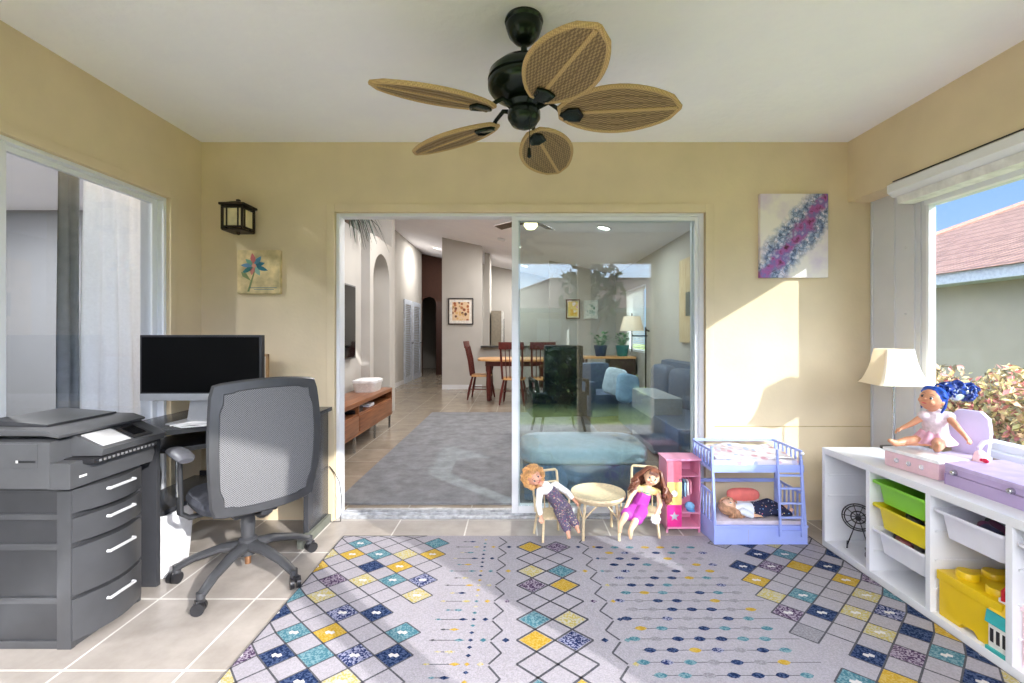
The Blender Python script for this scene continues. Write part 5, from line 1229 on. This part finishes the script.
# ------------------------------------------------------------------ house lights, most downlights added to brighten the inner rooms
def downlight(x, y, z, label, power, tilt=0, size=.09, col=(1, .97, .93)):
    t = thing('ceiling_downlight', label, 'ceiling light', (x, y, z), 0, 'recessed ceiling lights')
    t.rotation_euler = (0, tilt, 0)
    b = MB(); b.lathe([(size, .0), (size+.02, -.001), (size+.02, -.012), (size, -.012), (size-.005, -.004)], n=28); b.build('trim_ring', WHITE, t)
    MB().lathe([(.001, -.004), (size-.004, -.004), (size-.004, -.001), (.001, -.001)], n=24).build('diffuser', emit((255, 246, 230), 12), t)
    l = bpy.data.lights.new('downlight', 'AREA'); l.shape = 'DISK'; l.size = size*2; l.energy = power; l.color = col
    o = bpy.data.objects.new('downlight', l); C.objects.link(o); o.parent = t; o.location = (0, 0, -.014)
tl_ = math.atan(.215)
for x, y, p, lb_ in ((1.25, 6.49, 60, 'glowing recessed ceiling light over the living room, seen through the glass'), (-.9, 6.0, 60, 'recessed ceiling light added as fill over the left half of the grey rug'), (.1, 4.2, 45, 'recessed ceiling light added as fill close behind the sliding door'),
                     (.0, 9.2, 60, 'recessed ceiling light added as fill above the dining table'), (-2.1, 11.8, 60, 'recessed ceiling light added as fill in the hall by the white louvred doors'), (.2, 11.6, 80, 'recessed ceiling light added as fill in the kitchen')):
    downlight(x, y, cz(x)-.001, lb_, p*LK, tl_)  # all but the one seen through the glass are added as fill
downlight(-3.6, 2.6, 2.599, 'recessed ceiling light added as fill in the middle of the bedroom', BD)  # bedroom downlights are added to brighten the curtain and walls
downlight(-3.3, 1.2, 2.599, 'recessed ceiling light added as fill in the bedroom close to the sliding glass', BD*.6)
downlight(-5.0, 3.6, 2.599, 'recessed ceiling light added as fill near the far bedroom wall', BD)
# living room fan
t = thing('living_room_fan', 'dark-bladed ceiling fan with a lit glass bowl in the living room', 'ceiling fan', (.17, 5.6, cz(.17)))
zf = -(cz(.17)-2.62)
b = MB(); b.lathe([(.001, .02), (.07, .02), (.06, -.06), (.015, -.08), (.015, zf+.12), (.10, zf+.10), (.11, zf+.02), (.06, zf-.02), (.001, zf-.02)], n=24); b.build('motor', M((120, 104, 84), .4, .5), t)
for k in range(5):
    a = R(-10+72*k); b = MB(); b.box((.36*math.cos(a), .36*math.sin(a), zf+.03), (.5, .13, .01), .004, rot=Matrix.Rotation(a, 3, 'Z') @ Matrix.Rotation(R(12), 3, 'X')); b.build('blade', M((96, 78, 62), .5), t)
MB().lathe([(.001, zf-.10), (.05, zf-.09), (.085, zf-.05), (.08, zf-.02), (.001, zf-.02)], n=20).build('light_bowl', emit((255, 226, 170), 5), t)
t = thing('smoke_detector', 'round white smoke detector on the sloping living room ceiling', 'smoke detector', (-.3, 8.8, cz(-.3)-.001)); t.rotation_euler = (0, tl_, 0)
MB().lathe([(.001, 0), (.08, 0), (.08, -.03), (.06, -.045), (.001, -.045)], n=24).build('housing', WHITE, t)

# ------------------------------------------------------------------ outside
GR_ = NT('lawn'); GR_.set(.95, spec=.05); GR_.col(GR_.ramp(GR_.noise(4, 8, rough=.7), [(.3, (138, 154, 78)), (.7, (178, 190, 116))])); GR_.bump(GR_.noise(60, 3), .8, .03)
struct(MB().bb(-60, 60, -60, 60, -.25, -.14).build('ground', GR_.m))
struct(MB().bb(-3.5, 3.5, -.10, .32, -.14, -.012).build('patio', M((206, 202, 198), .9, 0, .03, 3)))
# roof over the rooms: keeps daylight out of the rooms where the house has solid walls
b = MB(); b.bb(-6.6, 2.5, -1.1, .10, 2.7, 2.8); b.bb(LX-.2, 2.6, .1, BW+.1, 2.62, 2.7); struct(b.build('roof_slab', M((150, 110, 90), .9)))
# neighbour house
def house(name, label, ex, ey0, ey1, depth, zw, zr, rz=0, loc=(0, 0, 0)):
    t = thing(name, label, 'house', loc, rz)
    HW = M((150, 141, 126), .9, 0, .03, 2, .2, 30, name='house_stucco')
    b = MB(); b.bb(ex+.5, ex+depth-.5, ey0+.5, ey1-.5, -.14, zw-.05); b.build('walls', HW, t)
    b = MB(); b.bb(ex, ex+depth, ey0, ey1, zw-.20, zw, .01); b.build('fascia', M((168, 172, 178), .7), t)
    hd = depth/2; rt = NT('roof_tiles'); rt.set(.85)
    rise = zr-zw
    b = MB(); A0, A1, A2, A3 = (ex-.08, ey0-.08, zw), (ex+depth+.08, ey0-.08, zw), (ex+depth+.08, ey1+.08, zw), (ex-.08, ey1+.08, zw); R0, R1 = (ex+hd, ey0+hd, zr), (ex+hd, ey1-hd, zr)
    b.face([A0, R0, R1, A3]); b.face([A1, A2, R1, R0]); b.face([A0, A1, R0]); b.face([A2, A3, R1]); b.face([A0, A3, A2, A1])
    sp = rt.node('ShaderNodeSeparateXYZ'); rt.link(rt.tc.outputs['Object'], sp.inputs[0])
    row = rt.math('FRACT', rt.math('MULTIPLY', sp.outputs['Z'], 6.2)); colu = rt.math('SINE', rt.math('MULTIPLY', rt.math('ADD', sp.outputs['Y'], sp.outputs['X']), 24))
    n = rt.noise(3.5, 4); base = rt.ramp(n, [(.3, (128, 94, 80)), (.5, (160, 122, 104)), (.7, (144, 106, 90))])
    e = rt.math('ADD', rt.math('MULTIPLY', rt.math('GREATER_THAN', row, .82), .55), rt.math('MULTIPLY', rt.math('LESS_THAN', colu, -.72), .4)); rt.col(rt.mix(rt.math('MINIMUM', e, .8), base, (96, 66, 58)))
    hgt = rt.math('ADD', rt.math('MULTIPLY', row, -.5), rt.math('MULTIPLY', colu, .4)); rt.bump(hgt, 1.0, .05)
    b.build('tiled_roof', rt.m, t)
    b = MB()
    for P_, Q_ in ((A0, R0), (A3, R1), (A1, R0), (A2, R1), (R0, R1)): b.tube([P_, Q_], .09, 8)
    b.build('ridge_tiles', M((176, 128, 108), .8), t)
    b = MB(); 
    for y in (ey0+3, ey1-4): b.bb(ex+.46, ex+.52, y, y+1.2, .9, 2.0, .01)
    b.build('window_panels', M((178, 180, 182), .4), t)
    return t
house('neighbour_house', 'neighbouring grey stucco house with a brown tiled hip roof outside the right window', 8.0, 1.0, 15.2, 8.6, 2.36, 4.38)
house('far_house', 'second tiled house across the lawn, seen only as a reflection in the glass', -4.0, -4.0, 10, 8, 2.5, 4.4, R(-90), (2.0, -20, 0))
# shrubs outside the right window
def leafcloud(b, n, fn, rn, size, nm=3):
    for i in range(n):
        p = fn(); s_ = size*rn.uniform(.6, 1.3); ax = Vector((rn.gauss(0, 1), rn.gauss(0, 1), rn.gauss(0, 1)+.3)).normalized(); u = ax.orthogonal().normalized(); w = ax.cross(u); a = rn.uniform(0, 6); u, w = u*math.cos(a)+w*math.sin(a), w*math.cos(a)-u*math.sin(a)
        b.face([p-u*s_, p+w*s_*.5+ax*s_*.1, p+u*s_, p-w*s_*.5+ax*s_*.1], i % nm)
SHC = [M((146, 136, 82), .6, 0, .2, 9), M((190, 150, 112), .6, 0, .2, 9), M((122, 112, 84), .6, 0, .2, 9), M((176, 104, 96), .6, 0, .2, 9), M((210, 188, 128), .6, 0, .2, 9)]
SLB = ['bronze-leaved shrub outside the window, right behind the doll chair', 'bronze and red-leaved shrub outside the window, next to the far one', 'olive and rust-leaved shrub outside at the right picture edge', 'rust-leaved shrub outside, beyond the right picture edge', 'small bronze shrub outside at the far end by the window frame']
for i, (x, y, r, hh) in enumerate(((5.1, 6.3, .72, .98), (5.3, 5.1, .74, .94), (5.0, 3.85, .76, .92), (5.1, 2.5, .76, .9), (5.4, 7.6, .74, 1.0))):
    t = thing('shrub', SLB[i], 'shrub', (x, y, -.14), 0, 'shrubs outside the right window'); rn = random.Random(40+i)
    b = MB()
    for k in range(9):
        a = rn.uniform(0, 6.28); b.tube([(0, 0, 0), (.2*math.cos(a), .2*math.sin(a), .4), (.5*r*math.cos(a), .5*r*math.sin(a), hh*.85)], [.03, .02, .006], 6)
    b.build('stems', M((110, 92, 78), .8), t)
    b = MB()
    def fn():
        a = rn.uniform(0, 2*PI); q = rn.random()**.4; ph = rn.uniform(0, 1)
        return Vector((r*q*math.cos(a)*(1-.25*ph), r*q*math.sin(a)*(1-.25*ph), .08+(hh)*ph*(.88+.12*math.sin(a*3+i))))
    leafcloud(b, 4200, fn, rn, .040, 5); b.build('foliage', SHC, t, smooth=0, recalc=False)
# hedge plants and trees behind the camera, seen in the reflections
HG = [M((52, 84, 46), .6, 0, .2, 9), M((70, 108, 56), .6, 0, .2, 9), M((40, 66, 40), .6, 0, .2, 9)]
for i in range(7):
    t = thing('hedge_plant', 'clipped dark green hedge bush across the lawn, seen only in reflections', 'hedge', (-9+3.3*i, -3.4, -.14), 0, 'hedge bushes across the lawn'); rn = random.Random(60+i); b = MB()
    def fn(): 
        f = rn.random()
        return Vector((rn.uniform(-1.55, 1.55), rn.uniform(-.6, .6) if f > .5 else .6, rn.uniform(0, 1.05)))
    leafcloud(b, 2200, fn, rn, .13); b.build('foliage', HG, t, smooth=0, recalc=False)
TLB = ['broad green tree left of centre across the lawn, in reflection', 'green tree far left across the lawn, in reflection', 'thin-branched tree right of centre across the lawn, in reflection']
for i, (x, y, hh, r) in enumerate(((-1.6, -8.5, 4.2, 1.4), (-7, -9, 4.8, 1.9), (2.6, -9.5, 4.0, 1.2))):
    t = thing('tree', TLB[i], 'tree', (x, y, -.14), 0, 'trees across the lawn'); rn = random.Random(80+i)
    b = MB(); b.tube([(0, 0, 0), (.1, 0, hh*.35), (0, .1, hh*.7)], [.2, .15, .06], 8)
    for k in range(16):
        a = rn.uniform(0, 6.28); z = hh*rn.uniform(.3, .6); b.tube([(0, 0, z), (r*.5*math.cos(a), r*.5*math.sin(a), z+hh*.18), (r*.9*math.cos(a), r*.9*math.sin(a), z+hh*.3)], [.06, .035, .01], 6)
    b.build('trunk', M((96, 80, 66), .9), t); b = MB()
    def fn():
        d = Vector((rn.gauss(0, 1), rn.gauss(0, 1), rn.gauss(0, 1))).normalized()*(rn.random()**.4); return Vector((d.x*r, d.y*r, hh*.72+d.z*hh*.30))
    leafcloud(b, 1300 if i < 2 else 420, fn, rn, .16); b.build('crown', HG, t, smooth=0, recalc=False)

# ------------------------------------------------------------------ light, sky, camera
sd = Vector((-.66, .75*K, -.405)).normalized()
l = bpy.data.lights.new('sun', 'SUN'); l.energy = SUN_E; l.angle = R(.7); l.color = (1, .965, .92)
o = bpy.data.objects.new('sun', l); C.objects.link(o); o.rotation_euler = sd.to_track_quat('-Z', 'Y').to_euler()
w = bpy.data.worlds.new('World'); bpy.context.scene.world = w; w.use_nodes = True; nt = w.node_tree; N_ = nt.nodes; L_ = nt.links
bg = N_['Background']; tc = N_.new('ShaderNodeTexCoord'); sep = N_.new('ShaderNodeSeparateXYZ'); L_.new(tc.outputs['Generated'], sep.inputs[0])
def mth(op, a, b_=None):
    n = N_.new('ShaderNodeMath'); n.operation = op
    for i, v in enumerate((a, b_)):
        if v is None: continue
        if isinstance(v, (int, float)): n.inputs[i].default_value = v
        else: L_.new(v, n.inputs[i])
    return n.outputs[0]
rz_ = N_.new('ShaderNodeValToRGB'); rz_.color_ramp.elements[0].position = 0; rz_.color_ramp.elements[0].color = (*lin((196, 222, 250)), 1); rz_.color_ramp.elements[1].position = .45; rz_.color_ramp.elements[1].color = (*lin((70, 140, 230)), 1)
L_.new(sep.outputs['Z'], rz_.inputs[0])
# bright hazy cloud bank added behind the camera to fill the porch with light
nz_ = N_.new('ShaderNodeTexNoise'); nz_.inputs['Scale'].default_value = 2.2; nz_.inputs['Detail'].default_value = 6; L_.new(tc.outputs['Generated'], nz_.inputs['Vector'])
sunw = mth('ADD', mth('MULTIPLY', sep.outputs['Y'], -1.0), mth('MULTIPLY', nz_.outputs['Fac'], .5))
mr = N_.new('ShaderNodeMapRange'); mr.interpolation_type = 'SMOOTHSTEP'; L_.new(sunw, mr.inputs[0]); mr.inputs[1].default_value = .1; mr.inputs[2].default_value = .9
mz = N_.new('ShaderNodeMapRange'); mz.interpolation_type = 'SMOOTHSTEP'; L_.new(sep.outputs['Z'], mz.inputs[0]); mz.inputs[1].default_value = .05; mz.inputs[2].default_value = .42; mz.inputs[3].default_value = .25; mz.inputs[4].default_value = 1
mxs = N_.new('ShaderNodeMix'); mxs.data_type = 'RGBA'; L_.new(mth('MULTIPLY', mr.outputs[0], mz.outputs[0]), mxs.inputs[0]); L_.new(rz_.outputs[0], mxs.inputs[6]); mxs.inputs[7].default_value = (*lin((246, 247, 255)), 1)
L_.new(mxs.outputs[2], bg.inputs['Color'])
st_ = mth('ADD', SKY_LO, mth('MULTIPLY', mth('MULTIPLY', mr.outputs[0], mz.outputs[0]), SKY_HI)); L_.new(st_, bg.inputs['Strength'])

cam = bpy.data.cameras.new('camera'); co = bpy.data.objects.new('camera', cam); C.objects.link(co); bpy.context.scene.camera = co
co.location = (0, 0, CH); co.rotation_euler = (PI/2, 0, 0)
cam.sensor_width = 36; cam.lens = F/1024*36; cam.clip_start = .03; cam.clip_end = 300
cam.shift_x = -(VX-512)/1024; cam.shift_y = (VY-341.5)/1024
sc = bpy.context.scene
sc.view_settings.view_transform = 'Standard'; sc.view_settings.look = 'None'; sc.view_settings.gamma = 1; sc.view_settings.use_curve_mapping = False
sc.view_settings.exposure = EXPO
sc.cycles.max_bounces = 10; sc.cycles.diffuse_bounces = 6; sc.cycles.transparent_max_bounces = 16; sc.cycles.caustics_reflective = False; sc.cycles.caustics_refractive = False
sc.cycles.use_denoising = True; sc.cycles.sample_clamp_indirect = 8
